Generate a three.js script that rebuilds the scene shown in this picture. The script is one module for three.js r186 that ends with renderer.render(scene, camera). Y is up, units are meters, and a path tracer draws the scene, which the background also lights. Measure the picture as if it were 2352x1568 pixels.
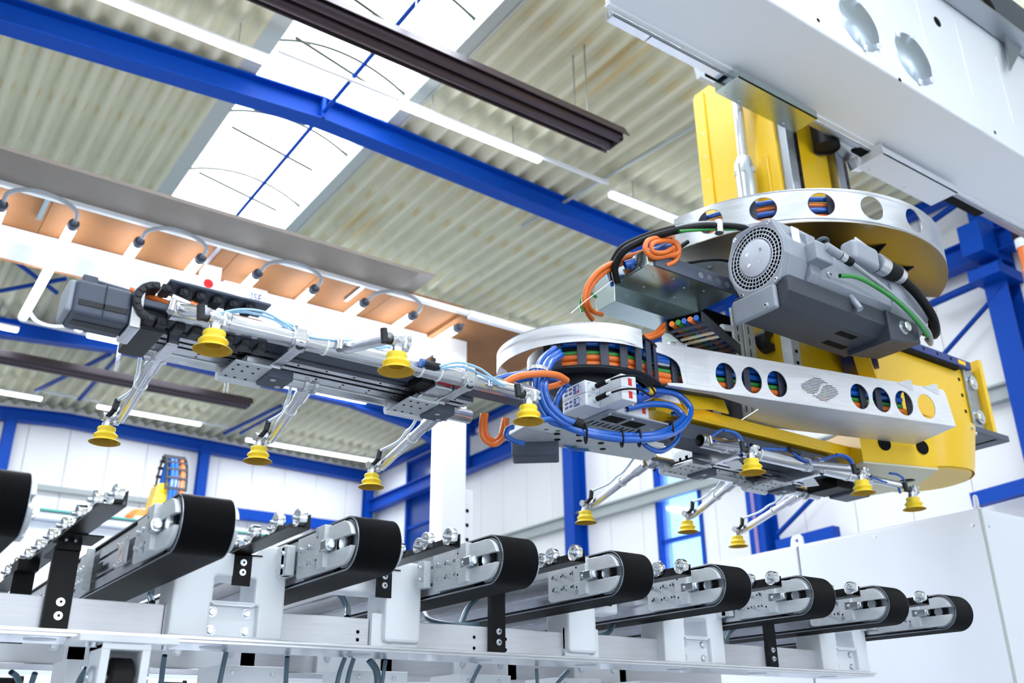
import * as THREE from 'three';
import { mergeGeometries, toCreasedNormals } from 'three/addons/utils/BufferGeometryUtils.js';
import { RoundedBoxGeometry } from 'three/addons/geometries/RoundedBoxGeometry.js';
import { RectAreaLightUniformsLib } from 'three/addons/lights/RectAreaLightUniformsLib.js';

// ---------- camera, sky, exposure ----------
const scene = new THREE.Scene();
const camera = new THREE.PerspectiveCamera(39.67, 2352 / 1568, 0.05, 80);
camera.position.set(0, 0.7, 0);
camera.rotation.set(0.40418, -0.619, -0.01118, 'YXZ');
camera.focus = 2.9;
camera.userData.fStop = 3.2;
scene.add(camera);
scene.background = new THREE.Color(0.95, 0.975, 1.0);
scene.backgroundIntensity = 4;
const renderer = new THREE.WebGLRenderer();
renderer.toneMapping = THREE.LinearToneMapping;
renderer.toneMappingExposure = 2.05;
renderer.shadowMap.enabled = true;
RectAreaLightUniformsLib.init();
const LED = 46;              // radiance of the lamps that light the hall
const GLOW = 6;              // what the eye sees of a lamp

// ---------- helpers ----------
const V = (a) => new THREE.Vector3(a[0], a[1], a[2]);
let seed = 7;
const rnd = () => { seed = (seed * 16807) % 2147483647; return seed / 2147483647; };
const names = new Map();
const numbered = (n) => { const k = names.get(n) || 0; names.set(n, k + 1); return k ? n + '_' + String(k).padStart(3, '0') : n; };
const bases = new Map();
function tag(o, label, category, group, kind) {
  if (label) o.userData.label = label;
  if (category) o.userData.category = category;
  if (group) o.userData.group = group;
  if (kind) o.userData.kind = kind;
  return o;
}
// a thing: a Group at its base; its parts are given in world coordinates unless it is turned
function thing(name, label, category, base = [0, 0, 0], group, turn = 0) {
  const o = new THREE.Group();
  o.name = numbered(name);
  o.position.set(...base);
  o.rotation.y = turn;
  scene.add(o);
  bases.set(o, turn ? null : V(base));
  return tag(o, label, category, group);
}
function flat(g) {
  let q = g.index ? g.toNonIndexed() : g.clone();
  for (const k of Object.keys(q.attributes)) if (k !== 'position' && k !== 'normal') q.deleteAttribute(k);
  q.morphAttributes = {};
  q.clearGroups();
  return q;
}
function boxUV(g) {
  const p = g.attributes.position, n = g.attributes.normal, uv = new Float32Array(p.count * 2);
  for (let i = 0; i < p.count; i += 3) {
    let ax = 0, ay = 0, az = 0;
    for (let k = 0; k < 3; k++) { ax += Math.abs(n.getX(i + k)); ay += Math.abs(n.getY(i + k)); az += Math.abs(n.getZ(i + k)); }
    for (let k = i; k < i + 3; k++) {
      const x = p.getX(k), y = p.getY(k), z = p.getZ(k);
      if (ay >= ax && ay >= az) { uv[2 * k] = x; uv[2 * k + 1] = z; } else if (ax >= az) { uv[2 * k] = z; uv[2 * k + 1] = y; } else { uv[2 * k] = x; uv[2 * k + 1] = y; }
    }
  }
  g.setAttribute('uv', new THREE.BufferAttribute(uv, 2));
  return g;
}
const join = (gs) => boxUV(mergeGeometries(gs.flat(9).map(flat)));
function put(o, parent) { o.castShadow = o.receiveShadow = true; parent.add(o); return o; }
function part(parent, name, mat, ...gs) {
  let b = bases.get(parent);
  const g = join(gs);
  if (b) g.translate(-b.x, -b.y, -b.z);
  const m = new THREE.Mesh(g, mat);
  m.name = name;
  bases.set(m, b);
  return put(m, parent);
}
// a thing that is one mesh
function single(name, label, category, mat, group, ...gs) {
  const g = join(gs);
  g.computeBoundingBox();
  const c = g.boundingBox.getCenter(new THREE.Vector3());
  c.y = g.boundingBox.min.y;
  g.translate(-c.x, -c.y, -c.z);
  const m = new THREE.Mesh(g, mat);
  m.name = numbered(name);
  m.position.copy(c);
  bases.set(m, c);
  tag(m, label, category, group);
  return put(m, scene);
}
function structure(name, mat, ...gs) {
  const m = new THREE.Mesh(join(gs), mat);
  m.name = name;
  m.userData.kind = 'structure';
  bases.set(m, V([0, 0, 0]));
  return put(m, scene);
}
function pose(g, p, r) {
  const q = g.clone ? g : g;
  if (r) q.applyMatrix4(new THREE.Matrix4().makeRotationFromEuler(new THREE.Euler(r[0], r[1], r[2], 'YXZ')));
  if (p) q.translate(p[0], p[1], p[2]);
  return q;
}
// box by its centre, or by its limits
const box = (w, h, d, p, r, bevel = 0) => pose(bevel ? new RoundedBoxGeometry(w, h, d, 2, Math.min(bevel, w * 0.49, h * 0.49, d * 0.49)) : new THREE.BoxGeometry(w, h, d), p, r);
const lim = (x0, x1, y0, y1, z0, z1, bevel = 0) => box(Math.abs(x1 - x0), Math.abs(y1 - y0), Math.abs(z1 - z0), [(x0 + x1) / 2, (y0 + y1) / 2, (z0 + z1) / 2], null, bevel);
const UPY = new THREE.Vector3(0, 1, 0);
const aim = (d) => new THREE.Quaternion().setFromUnitVectors(UPY, d.clone().normalize());
function rod(a, b, r, r2 = r, seg = 16, open = false) {
  const A = V(a), B = V(b), d = B.clone().sub(A), g = new THREE.CylinderGeometry(r2, r, d.length(), seg, 1, open);
  g.applyQuaternion(aim(d));
  const c = A.add(B).multiplyScalar(0.5);
  return g.translate(c.x, c.y, c.z);
}
// square bar between two points; up sets its roll
function bar(a, b, w, h, up = [0, 1, 0], bevel = 0) {
  const A = V(a), B = V(b), d = B.clone().sub(A), L = d.length();
  const y = d.clone().normalize(), z = V(up).cross(y).normalize(), x = y.clone().cross(z);
  const g = bevel ? new RoundedBoxGeometry(h, L, w, 2, bevel) : new THREE.BoxGeometry(h, L, w);
  g.applyMatrix4(new THREE.Matrix4().makeBasis(x, y, z));
  const c = A.add(B).multiplyScalar(0.5);
  return g.translate(c.x, c.y, c.z);
}
// hollow tube between two points
function pipe(a, b, R, r, seg = 24) {
  const A = V(a), B = V(b), L = A.distanceTo(B);
  const g = new THREE.LatheGeometry([[r, 0], [R, 0], [R, L], [r, L], [r, 0]].map((q) => new THREE.Vector2(...q)), seg);
  const c = toCreasedNormals(g, 0.6);
  c.applyQuaternion(aim(B.clone().sub(A)));
  return c.translate(A.x, A.y, A.z);
}
const cable = (pts, r, seg = 0, rad = 8) => new THREE.TubeGeometry(new THREE.CatmullRomCurve3(pts.map(V), false, 'centripetal'), seg || pts.length * 8, r, rad, false);
function turned(profile, p, d = [0, 1, 0], seg = 28, crease = 0.7) {
  const g = toCreasedNormals(new THREE.LatheGeometry(profile.map((q) => new THREE.Vector2(q[0], q[1])), seg), crease);
  g.applyQuaternion(aim(V(d)));
  return g.translate(p[0], p[1], p[2]);
}
// outline in a plane, extruded: ax 'x' -> outline (z, y) pushed along +x, 'y' -> (x, z) along +y, 'z' -> (x, y) along +z; from = start of the extrusion
function ext(outline, holes, ax, from, depth, bevel = 0, seg = 12) {
  const s = outline instanceof THREE.Shape ? outline : new THREE.Shape(outline.map((q) => new THREE.Vector2(q[0], q[1])));
  for (const h of holes || []) s.holes.push(h instanceof THREE.Path ? h : new THREE.Path(h.map((q) => new THREE.Vector2(q[0], q[1]))));
  const g = new THREE.ExtrudeGeometry(s, { depth: depth - 2 * bevel, bevelEnabled: bevel > 0, bevelThickness: bevel, bevelSize: bevel, bevelOffset: -bevel, bevelSegments: 2, curveSegments: seg });
  g.translate(0, 0, bevel);
  const m = new THREE.Matrix4();
  if (ax === 'x') { m.makeBasis(V([0, 0, 1]), V([0, 1, 0]), V([-1, 0, 0])); g.applyMatrix4(m); g.translate(from + depth, 0, 0); }
  else if (ax === 'y') { m.makeBasis(V([1, 0, 0]), V([0, 0, 1]), V([0, -1, 0])); g.applyMatrix4(m); g.translate(0, from + depth, 0); }
  else g.translate(0, 0, from);
  return g;
}
function circ(x, y, r, ry = r) { const p = new THREE.Path(); p.absellipse(x, y, r, ry, 0, Math.PI * 2, true); return p; }
function disc(x, y, r) { const p = new THREE.Shape(); p.absarc(x, y, r, 0, Math.PI * 2, false); return p; }
function slotPath(x0, x1, y, r) { const p = new THREE.Path(); p.moveTo(x0, y - r); p.absarc(x0, y, r, -Math.PI / 2, Math.PI / 2, true); p.lineTo(x1, y + r); p.absarc(x1, y, r, Math.PI / 2, -Math.PI / 2, true); p.closePath(); return p; }
function rrect(x0, y0, x1, y1, r, path = false) {
  const s = path ? new THREE.Path() : new THREE.Shape();
  s.moveTo(x0 + r, y0); s.lineTo(x1 - r, y0); s.absarc(x1 - r, y0 + r, r, -Math.PI / 2, 0); s.lineTo(x1, y1 - r); s.absarc(x1 - r, y1 - r, r, 0, Math.PI / 2);
  s.lineTo(x0 + r, y1); s.absarc(x0 + r, y1 - r, r, Math.PI / 2, Math.PI); s.lineTo(x0, y0 + r); s.absarc(x0 + r, y0 + r, r, Math.PI, Math.PI * 1.5);
  return s;
}
// shared small parts: bolts and holes, placed one by one
const cache = new Map();
const once = (k, f) => { if (!cache.has(k)) cache.set(k, f()); return cache.get(k); };
function place(parent, name, geo, mat, p, d) {
  const b = bases.get(parent), m = new THREE.Mesh(geo, mat);
  m.name = name;
  m.position.set(p[0] - (b ? b.x : 0), p[1] - (b ? b.y : 0), p[2] - (b ? b.z : 0));
  if (d) m.quaternion.copy(aim(V(d)));
  return put(m, parent);
}
function bolt(parent, p, d, r = 0.006, h = r, kind = 'hex', name = 'bolt') {
  const g = once('b' + kind + r + '|' + h, () => {
    const top = kind === 'hex' ? [new THREE.CylinderGeometry(r, r, h, 6).translate(0, h / 2, 0), new THREE.CylinderGeometry(r * 0.8, r, h * 0.12, 12).translate(0, h * 1.06, 0)]
      : [turned([[r * 0.55, h * 0.3], [r * 0.55, h], [r * 0.92, h], [r, h * 0.9], [r, 0]], [0, 0, 0], [0, 1, 0], 16), new THREE.CylinderGeometry(r * 0.56, r * 0.56, 0.0004, 6).translate(0, h * 0.32, 0)];
    return join([...top, new THREE.CylinderGeometry(r * 1.35, r * 1.35, 0.0012, 16).translate(0, 0.0006, 0)]);
  });
  const m = place(parent, name, g, M.zinc, p, d);
  if (kind !== 'hex') { const k = new THREE.Mesh(once('sock' + r + '|' + h, () => join([new THREE.CylinderGeometry(r * 0.57, r * 0.57, 0.0006, 6).translate(0, h * 0.42, 0)])), M.chainDark); k.name = 'socket'; put(k, m); }
  return m;
}
const hole = (parent, p, d, r = 0.003) => place(parent, 'hole', once('h' + r, () => join([new THREE.CylinderGeometry(r, r, 0.0008, 14)])), M.dark, p, d);

// ---------- materials ----------
function noiseTexture(w, h, f, srgb = false) {
  const data = new Uint8Array(w * h * 4);
  for (let y = 0; y < h; y++) for (let x = 0; x < w; x++) { const c = f(x / w, y / h, x, y); const o = (y * w + x) * 4; data[o] = c[0]; data[o + 1] = c[1]; data[o + 2] = c[2]; data[o + 3] = 255; }
  const t = new THREE.DataTexture(data, w, h);
  t.wrapS = t.wrapT = THREE.RepeatWrapping; t.magFilter = THREE.LinearFilter; t.minFilter = THREE.LinearMipmapLinearFilter;
  if (srgb) t.colorSpace = THREE.SRGBColorSpace;
  t.needsUpdate = true;
  return t;
}
function lattice(n, s) { let q = s; const r = () => { q = (q * 16807) % 2147483647; return q / 2147483647; }; return Array.from({ length: n * n }, r); }
function valueNoise(n, s) {
  const L = lattice(n, s);
  return (u, v) => {
    const x = u * n, y = v * n, i = Math.floor(x), j = Math.floor(y), a = x - i, b = y - j, k = (p, q) => L[((q % n + n) % n) * n + (p % n + n) % n], e = (t) => t * t * (3 - 2 * t);
    return (k(i, j) * (1 - e(a)) + k(i + 1, j) * e(a)) * (1 - e(b)) + (k(i, j + 1) * (1 - e(a)) + k(i + 1, j + 1) * e(a)) * e(b);
  };
}
const n8 = valueNoise(8, 11), n24 = valueNoise(24, 5), n64 = valueNoise(64, 77), n200 = valueNoise(200, 31);
const rep = (t, sx, sy) => { const c = t.clone(); c.repeat.set(sx, sy); c.needsUpdate = true; return c; };
// brushed sheet: streaks along u
const brushed = noiseTexture(256, 256, (u, v) => { const s = n200(u * 0.06, v) * 0.5 + n64(u * 0.1, v) * 0.3 + n8(u, v) * 0.2; const g = 215 + 60 * (s - 0.5); return [g, g, g]; });
const streak = noiseTexture(256, 256, (u, v) => { const s = n200(u * 0.06, v) * 0.45 + n64(u * 0.1, v) * 0.25 + n8(u, v) * 0.3; const c = 240 + 26 * (s - 0.5); return [c, c, c + 2]; }, true);
const spangle = noiseTexture(256, 256, (u, v) => { const s = n8(u, v) * 0.6 + n24(u, v) * 0.4; const g = 225 + 40 * (s - 0.5); return [g, g, g]; });
const grime = noiseTexture(256, 256, (u, v) => { const s = n8(u, v) * 0.5 + n24(u, v) * 0.3 + n64(u, v) * 0.2; const c = 240 + 26 * (s - 0.5); return [c, c, c - 2]; }, true);
const roofDirt = noiseTexture(512, 256, (u, v) => {
  const s = n8(u, v * 0.5) * 0.6 + n64(u, v * 0.3) * 0.4, rust = Math.max(0, n24(u, v * 0.25) * n8(u + 0.3, v) - 0.5) * 2.4;
  const c = 226 + 34 * (s - 0.5);
  return [c - 20 * rust, c - 55 * rust, c - 16 - 105 * rust];
}, true);
const std = (hex, rough = 0.5, metal = 0, more = {}) => new THREE.MeshStandardMaterial({ color: hex, roughness: rough, metalness: metal, ...more });
const phy = (hex, rough, metal, more) => new THREE.MeshPhysicalMaterial({ color: hex, roughness: rough, metalness: metal, ...more });
const M = {
  blue: phy(0x0046ae, 0.5, 0, { specularIntensity: 0.4 }),
  blueDark: phy(0x003c98, 0.5, 0, { specularIntensity: 0.4 }),
  roof: std(0xebeade, 0.75, 0, { map: rep(roofDirt, 0.16, 0.11) }),
  wall: std(0xf6f6f5, 0.55),
  trimGrey: std(0xaeb6b4, 0.5),
  floor: std(0xb4b9c0, 0.35, 0, { map: rep(grime, 0.25, 0.25) }),
  frameWhite: std(0xe9ecf2, 0.35),
  white: phy(0xd9dee7, 0.4, 0, { clearcoat: 0.2, clearcoatRoughness: 0.35 }),
  castWhite: phy(0xeaeef3, 0.45, 0, { clearcoat: 0.2, clearcoatRoughness: 0.4 }),
  gantry: phy(0xe4e9f0, 0.45, 0, { clearcoat: 0.15, clearcoatRoughness: 0.4 }),
  yellow: phy(0xecc010, 0.38, 0, { clearcoat: 0.35, clearcoatRoughness: 0.25 }),
  cream: std(0xd8d2b4, 0.4),
  cup: std(0xf6d838, 0.5),
  cupIn: std(0xc2951a, 0.65),
  alu: std(0xe6e8ec, 0.3, 1, { map: rep(streak, 3, 3), roughnessMap: rep(brushed, 3, 3) }),
  aluPlate: std(0xe2e7ea, 0.5, 0.4, { map: rep(streak, 6, 6) }),
  aluRaw: std(0xe2e4e8, 0.6, 0.6, { map: rep(streak, 1.5, 4), roughnessMap: rep(brushed, 1.5, 4) }),
  sheet: std(0xe6e9f0, 0.5, 0.65, { map: rep(streak, 2, 2), roughnessMap: rep(brushed, 2, 2) }),
  bandAlu: std(0xeef0f4, 0.45, 0.75, { map: rep(streak, 2, 1) }),
  zincSheet: std(0xcad8d6, 0.26, 1, { map: rep(streak, 3, 3), roughnessMap: rep(spangle, 6, 6) }),
  zinc: std(0xd6dce2, 0.28, 1),
  chrome: std(0xeef1f5, 0.12, 1),
  drum: std(0xd0d4db, 0.4, 0.9, { map: rep(streak, 2, 1), roughnessMap: rep(brushed, 2, 1) }),
  trayWhite: std(0xf0f2f6, 0.45, 0.4, { map: rep(streak, 2, 2) }),
  mirror: std(0x908a7c, 0.28, 1),
  coverBlue: std(0xb4c3d4, 0.35, 0.85),
  bar: std(0x4c5448, 0.6),
  steel: std(0xaab0b8, 0.35, 1),
  motor: std(0x969da9, 0.5, 0.25),
  motorDark: std(0x3a404b, 0.5, 0.2),
  servo: std(0x4d5566, 0.5, 0.1),
  black: phy(0x05060a, 0.5, 0, { specularIntensity: 0.5 }),
  blackGloss: phy(0x06070c, 0.35, 0, { specularIntensity: 0.8 }),
  belt: phy(0x030408, 0.5, 0, { specularIntensity: 0.35 }),
  dark: phy(0x020305, 0.7, 0, { specularIntensity: 0.3 }),
  chain: std(0x33384a, 0.5),
  chainDark: std(0x171a24, 0.5),
  hoseBlue: phy(0x0058bc, 0.25, 0, { clearcoat: 0.6, clearcoatRoughness: 0.15 }),
  hoseLight: phy(0x9fd0f5, 0.2, 0, { clearcoat: 0.6, clearcoatRoughness: 0.15 }),
  hosePaleBlue: phy(0xd3e6f4, 0.25, 0, { clearcoat: 0.5, clearcoatRoughness: 0.2 }),
  hoseGrey: phy(0x4a6474, 0.4, 0, { clearcoat: 0.3 }),
  orange: phy(0xe8752c, 0.4, 0, { clearcoat: 0.2 }),
  green: phy(0x2f8f3e, 0.4, 0, { clearcoat: 0.2 }),
  cableGrey: phy(0x9aa0a8, 0.4, 0, { clearcoat: 0.2 }),
  tan: std(0x8a5a2e, 0.7, 0, { map: rep(grime, 1, 1) }),
  plywood: std(0x8c8078, 0.5, 0, { map: rep(grime, 0.8, 0.8) }),
  heater: std(0x4c4048, 0.35, 0.55),
  navy: std(0x24387c, 0.4, 0.1),
  red: std(0xd2252c, 0.5),
  labelYellow: std(0xf2c518, 0.5),
  tie: std(0xf2f5f8, 0.4),
  lamp: new THREE.MeshStandardMaterial({ color: 0xffffff, emissive: 0xf2f8ff, emissiveIntensity: GLOW, roughness: 0.5 }),
  glass: new THREE.MeshPhysicalMaterial({ color: 0xf6f8fa, roughness: 0.05, transmission: 1, thickness: 0, ior: 1.5 }),
  skylight: new THREE.MeshPhysicalMaterial({ color: 0xf4faff, roughness: 0.9, transmission: 0.85, thickness: 0 }),
};
function print(w, h, draw, px = 256) {
  const c = document.createElement('canvas');
  c.width = px; c.height = Math.max(8, Math.round(px * h / w));
  const x = c.getContext('2d');
  draw(x, c.width, c.height);
  const t = new THREE.CanvasTexture(c);
  t.colorSpace = THREE.SRGBColorSpace;
  const m = new THREE.MeshStandardMaterial({ map: t, roughness: 0.5 });
  return m;
}
// a thin printed plate: corners a (lower left), b (lower right), c (upper left) of its face
function decal(parent, name, mat, a, b, c, thick = 0.0012) {
  const A = V(a), u = V(b).sub(A), v = V(c).sub(A), n = u.clone().cross(v).normalize(), off = bases.get(parent);
  const g = new THREE.BoxGeometry(u.length(), v.length(), thick);
  g.applyMatrix4(new THREE.Matrix4().makeBasis(u.clone().normalize(), v.clone().normalize(), n));
  const k = A.add(u.multiplyScalar(0.5)).add(v.multiplyScalar(0.5)).add(n.multiplyScalar(thick / 2));
  g.translate(k.x - (off ? off.x : 0), k.y - (off ? off.y : 0), k.z - (off ? off.z : 0));
  const m = new THREE.Mesh(g, mat);
  m.name = name;
  return put(m, parent);
}
const many = (a, b, step) => { const r = []; for (let x = a; step > 0 ? x < b : x > b; x += step) r.push(x); return r; };

// ---------- the hall ----------
const XL = -7, XR = 8, ZB = -15.7, ZF = 7, SKY0 = 1.88, SKY1 = 3.08, SKYB = -10.2, SKYF = 3.5;
const roofY = (x) => 5.715 - (x > 2.48 ? 0.03 * (x - 2.48) : 0.06 * (2.48 - x));
structure('floor', M.floor, lim(XL - 0.2, XR + 0.2, -0.2, 0, ZB - 0.2, ZF + 0.2));
structure('wall_left', M.wall, lim(XL - 0.2, XL, 0, 5.4, ZB - 0.2, ZF + 0.2));
const FW = [[-5.2, -1.6], [0.2, 3.8]];
structure('wall_front', M.wall, ext([[XL, 0], [XR, 0], [XR, 5.9], [XL, 5.9]], FW.map(([a, b]) => [[a, 1.0], [b, 1.0], [b, 3.6], [a, 3.6]]), 'z', ZF, 0.2));
FW.forEach(([a, b], i) => {
  const w = structure('window_' + (i + 4), M.blue, lim(a, a + 0.07, 1, 3.6, ZF + 0.04, ZF + 0.12), lim(b - 0.07, b, 1, 3.6, ZF + 0.04, ZF + 0.12), lim(a, b, 1, 1.07, ZF + 0.04, ZF + 0.12), lim(a, b, 3.53, 3.6, ZF + 0.04, ZF + 0.12), lim((a + b) / 2 - 0.03, (a + b) / 2 + 0.03, 1, 3.6, ZF + 0.04, ZF + 0.12));
  for (const [p, q] of [[a + 0.07, (a + b) / 2 - 0.03], [(a + b) / 2 + 0.03, b - 0.07]]) part(w, 'pane', M.glass, lim(p, q, 1.07, 3.53, ZF + 0.075, ZF + 0.081));
});
const wallBack = structure('wall_back', M.trimGrey, lim(XL, XR, 0, 5.9, ZB - 0.2, ZB - 0.03));
for (const x of many(XL, XR - 0.05, 0.6)) part(wallBack, 'panel', M.wall, lim(x + 0.004, Math.min(x + 0.596, XR), 0, 5.9, ZB - 0.03, ZB, 0.006));
const WIN = [[-14.5, -13.55, 3.0, 5.4], [-8.25, -7.5, 2.0, 3.84]];
const wallRight = structure('wall_right', M.trimGrey, ext([[ZB - 0.2, 0], [ZF + 0.2, 0], [ZF + 0.2, 5.8], [ZB - 0.2, 5.8]], WIN.map(([a, b, c, d]) => [[a, c], [b, c], [b, d], [a, d]]), 'x', XR + 0.03, 0.2));
for (const z of many(ZB, ZF - 0.1, 0.6)) {
  let bits = [[z + 0.004, z + 0.596, 0, 5.8]];
  for (const [a, b, c, d] of WIN) bits = bits.flatMap(([p, q, r, s]) => (q <= a || p >= b ? [[p, q, r, s]] : [[p, q, r, c], [p, q, d, s], ...(p < a ? [[p, a, c, d]] : []), ...(q > b ? [[b, q, c, d]] : [])]));
  part(wallRight, 'panel', M.wall, ...bits.map(([p, q, r, s]) => lim(XR, XR + 0.03, r, s, p, q)));
}
const filmBlue = phy(0x1c4f9c, 0.25, 0, { transmission: 0.35, thickness: 0 }), paneClear = phy(0xb0d0f4, 0.06, 0, { transmission: 0.65, thickness: 0 });
WIN.forEach(([a, b, c, d], i) => {
  const w = structure('window_' + (i + 1), M.blue, lim(XR - 0.02, XR + 0.1, c, d, a, a + 0.06), lim(XR - 0.02, XR + 0.1, c, d, b - 0.05, b), lim(XR - 0.02, XR + 0.1, d - 0.05, d, a, b), lim(XR - 0.02, XR + 0.1, c, c + 0.05, a, b), lim(XR, XR + 0.08, (c + d) / 2 - 0.02, (c + d) / 2 + 0.02, a, b));
  const m = (c + d) / 2;
  for (const [p, q] of [[c + 0.05, m - 0.02], [m + 0.02, d - 0.05]]) part(w, 'pane', i ? paneClear : filmBlue, lim(XR + 0.04, XR + 0.046, p, q, a + 0.06, b - 0.05));
});
// roof: decks, and corrugated sheets under them bay by bay
const deck = (x0, x1, z0, z1) => ext([[x0, roofY(x0) + 0.06], [x1, roofY(x1) + 0.06], [x1, roofY(x1) + 0.16], [x0, roofY(x0) + 0.16]], [], 'z', z0, z1 - z0);
const roof = structure('ceiling', M.trimGrey, deck(XL - 0.2, SKY0, ZB - 0.2, ZF + 0.2), deck(SKY1, XR + 0.2, ZB - 0.2, ZF + 0.2), deck(SKY0, SKY1, ZB - 0.2, SKYB), deck(SKY0, SKY1, SKYF, ZF + 0.2));
function corrugated(x0, x1, z0, z1) {
  const nz = 2, pitch = 0.18, n = Math.round((x1 - x0) / pitch * 10), pos = [], idx = [];
  for (let j = 0; j < nz; j++) for (let i = 0; i <= n; i++) {
    const x = x0 + (x1 - x0) * i / n, ph = Math.cos((x - 0.02) / pitch * Math.PI * 2);
    pos.push(x, roofY(x) + 0.036 * Math.sign(ph) * Math.pow(Math.abs(ph), 0.7), j ? z1 : z0);
  }
  for (let i = 0; i < n; i++) idx.push(i, i + 1, n + 1 + i, i + 1, n + 2 + i, n + 1 + i);
  const g = new THREE.BufferGeometry();
  g.setAttribute('position', new THREE.Float32BufferAttribute(pos, 3));
  g.setIndex(idx);
  g.computeVertexNormals();
  return g;
}
const bays = [ZB, -12.2, -9.2, -6.2, -3.1, 0, 3.5, ZF];
for (let i = 0; i < bays.length - 1; i++) {
  part(roof, 'roof_sheet', M.roof, corrugated(XL, SKY0 - 0.1, bays[i], bays[i + 1]));
  part(roof, 'roof_sheet', M.roof, corrugated(SKY1 + 0.1, XR, bays[i], bays[i + 1]));
}
part(roof, 'roof_sheet', M.roof, corrugated(SKY0 - 0.1, SKY1 + 0.1, ZB, SKYB));
for (const [x0, x1] of [[SKY0 - 0.13, SKY0 + 0.012], [SKY1 - 0.012, SKY1 + 0.13]]) part(roof, 'kerb', M.trimGrey, lim(x0, x1, roofY(x0) - 0.03, roofY(x0) + 0.2, SKYB, SKYF));
part(roof, 'roof_seam', M.trimGrey, bar([4.987, 5.58, -6.794], [5.223, 5.58, -4.463], 0.03, 0.02));
// vaulted skylight along the ridge
const skylight = structure('window_3', M.bar, ...many(SKYB, SKYF + 0.1, 1.09).map((z) => cable([-0.6, -0.4, -0.2, 0, 0.2, 0.4, 0.6].map((u) => [2.48 + u, 5.78 + 0.16 * (1 - u * u / 0.36), z]), 0.012)));
for (const z of many(SKYB, SKYF, 1.09)) {
  const g = new THREE.CylinderGeometry(1.2, 1.2, 1.07, 16, 1, true, -0.52, 1.04);
  g.rotateX(-Math.PI / 2); g.rotateZ(0);
  g.scale(1, 1, 1);
  const q = new THREE.BufferGeometry(), pos = [], idx = [];
  for (let j = 0; j < 2; j++) for (let i = 0; i <= 12; i++) { const u = -0.6 + 0.1 * i; pos.push(2.48 + u, 5.8 + 0.16 * (1 - u * u / 0.36), z + 0.01 + j * 1.07); }
  for (let i = 0; i < 12; i++) idx.push(i, i + 1, 13 + i, i + 1, 14 + i, 13 + i);
  q.setAttribute('position', new THREE.Float32BufferAttribute(pos, 3)); q.setIndex(idx); q.computeVertexNormals();
  part(skylight, 'pane', M.skylight, q);
}
single('ridge_rod', 'thin blue tie rod running along the middle of the bright skylight', 'rod', M.blue, null, rod([2.49, 5.54, SKYB], [2.49, 5.54, SKYF], 0.018));
const crossZ = [-8.6, -7.75, -6.9, -5.55, -4.9, -3.3];
crossZ.forEach((z, i) => single('cross_bar', 'thin pale bar across the bright skylight, ' + ['farthest from the viewer, near the canopy', 'second from the canopy', 'just behind the nearest blue rafter', 'just in front of the nearest blue rafter', 'between blue rafter and dark heater', 'above the dark heater'][i], 'bar', M.bar, 'skylight cross bars', rod([SKY0 + 0.08, 5.6, z + 0.05], [SKY1 - 0.3, 5.56, z - 0.12], 0.012)));

// blue steel frame
function ibeam(a, b, h, w, t, up = [0, 1, 0]) {
  const A = V(a), B = V(b), d = B.clone().sub(A).normalize(), z = V(up).clone().cross(d).normalize(), y = d.clone().cross(z), o = y.clone().multiplyScalar(h / 2 - t / 2);
  const sh = (s) => [A.clone().addScaledVector(o, s).toArray(), B.clone().addScaledVector(o, s).toArray()];
  return [[...sh(1), w, t], [...sh(-1), w, t], [a, b, t, h - t]].map(([p, q, ww, hh]) => bar(p, q, ww, hh, up));
}
const rafter = (z, haunch, label) => {
  const t = thing('steel_rafter', label, 'beam', [2.48, 5.3, z], 'blue steel rafters');
  part(t, 'rafter_arm', M.blue, ibeam([XL, 5.57 - 0.075 * (2.48 - XL), z], [2.48, 5.57, z], 0.22, 0.16, 0.014));
  part(t, 'rafter_arm', M.blue, ibeam([2.48, 5.57, z], [XR - 0.05, 5.57 - 0.03 * (XR - 2.48), z], 0.22, 0.16, 0.014));
  part(t, 'stiffener', M.blue, lim(2.465, 2.495, 5.46, 5.68, z - 0.08, z + 0.08));
  if (haunch) part(t, 'haunch', M.blue, ext([[5.6, 5.38], [6.7, 5.22], [7.2, 5.02], [7.8, 4.72], [7.8, 5.42], [5.6, 5.45]], [], 'z', z - 0.08, 0.16));
};
rafter(-6.2, false, 'nearest blue steel rafter crossing the whole roof under the skylight');
rafter(-12.2, true, 'far blue steel rafter with a deep haunch, behind the light tubes and grippers');
single('gable_beam', 'blue steel beam along the top of the panelled back wall', 'beam', M.blue, null, ibeam([XL, 4.9, ZB + 0.12], [2.48, 5.48, ZB + 0.12], 0.2, 0.16, 0.014), ibeam([2.48, 5.48, ZB + 0.12], [XR - 0.1, 5.33, ZB + 0.12], 0.2, 0.16, 0.014));
[[1.718, 'blue column on the back wall at the left edge, above the nearest belt'], [4.7, 'blue column on the back wall between the two light strips, above the second belt'], [7.8, 'blue column in the far corner between back wall and window wall']].forEach(([x, l]) =>
  single('steel_column', l, 'column', M.blue, 'blue steel columns', ibeam([x, 0, ZB + 0.1], [x, 5.4, ZB + 0.1], 0.16, 0.16, 0.014, [0, 0, 1])));
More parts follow.
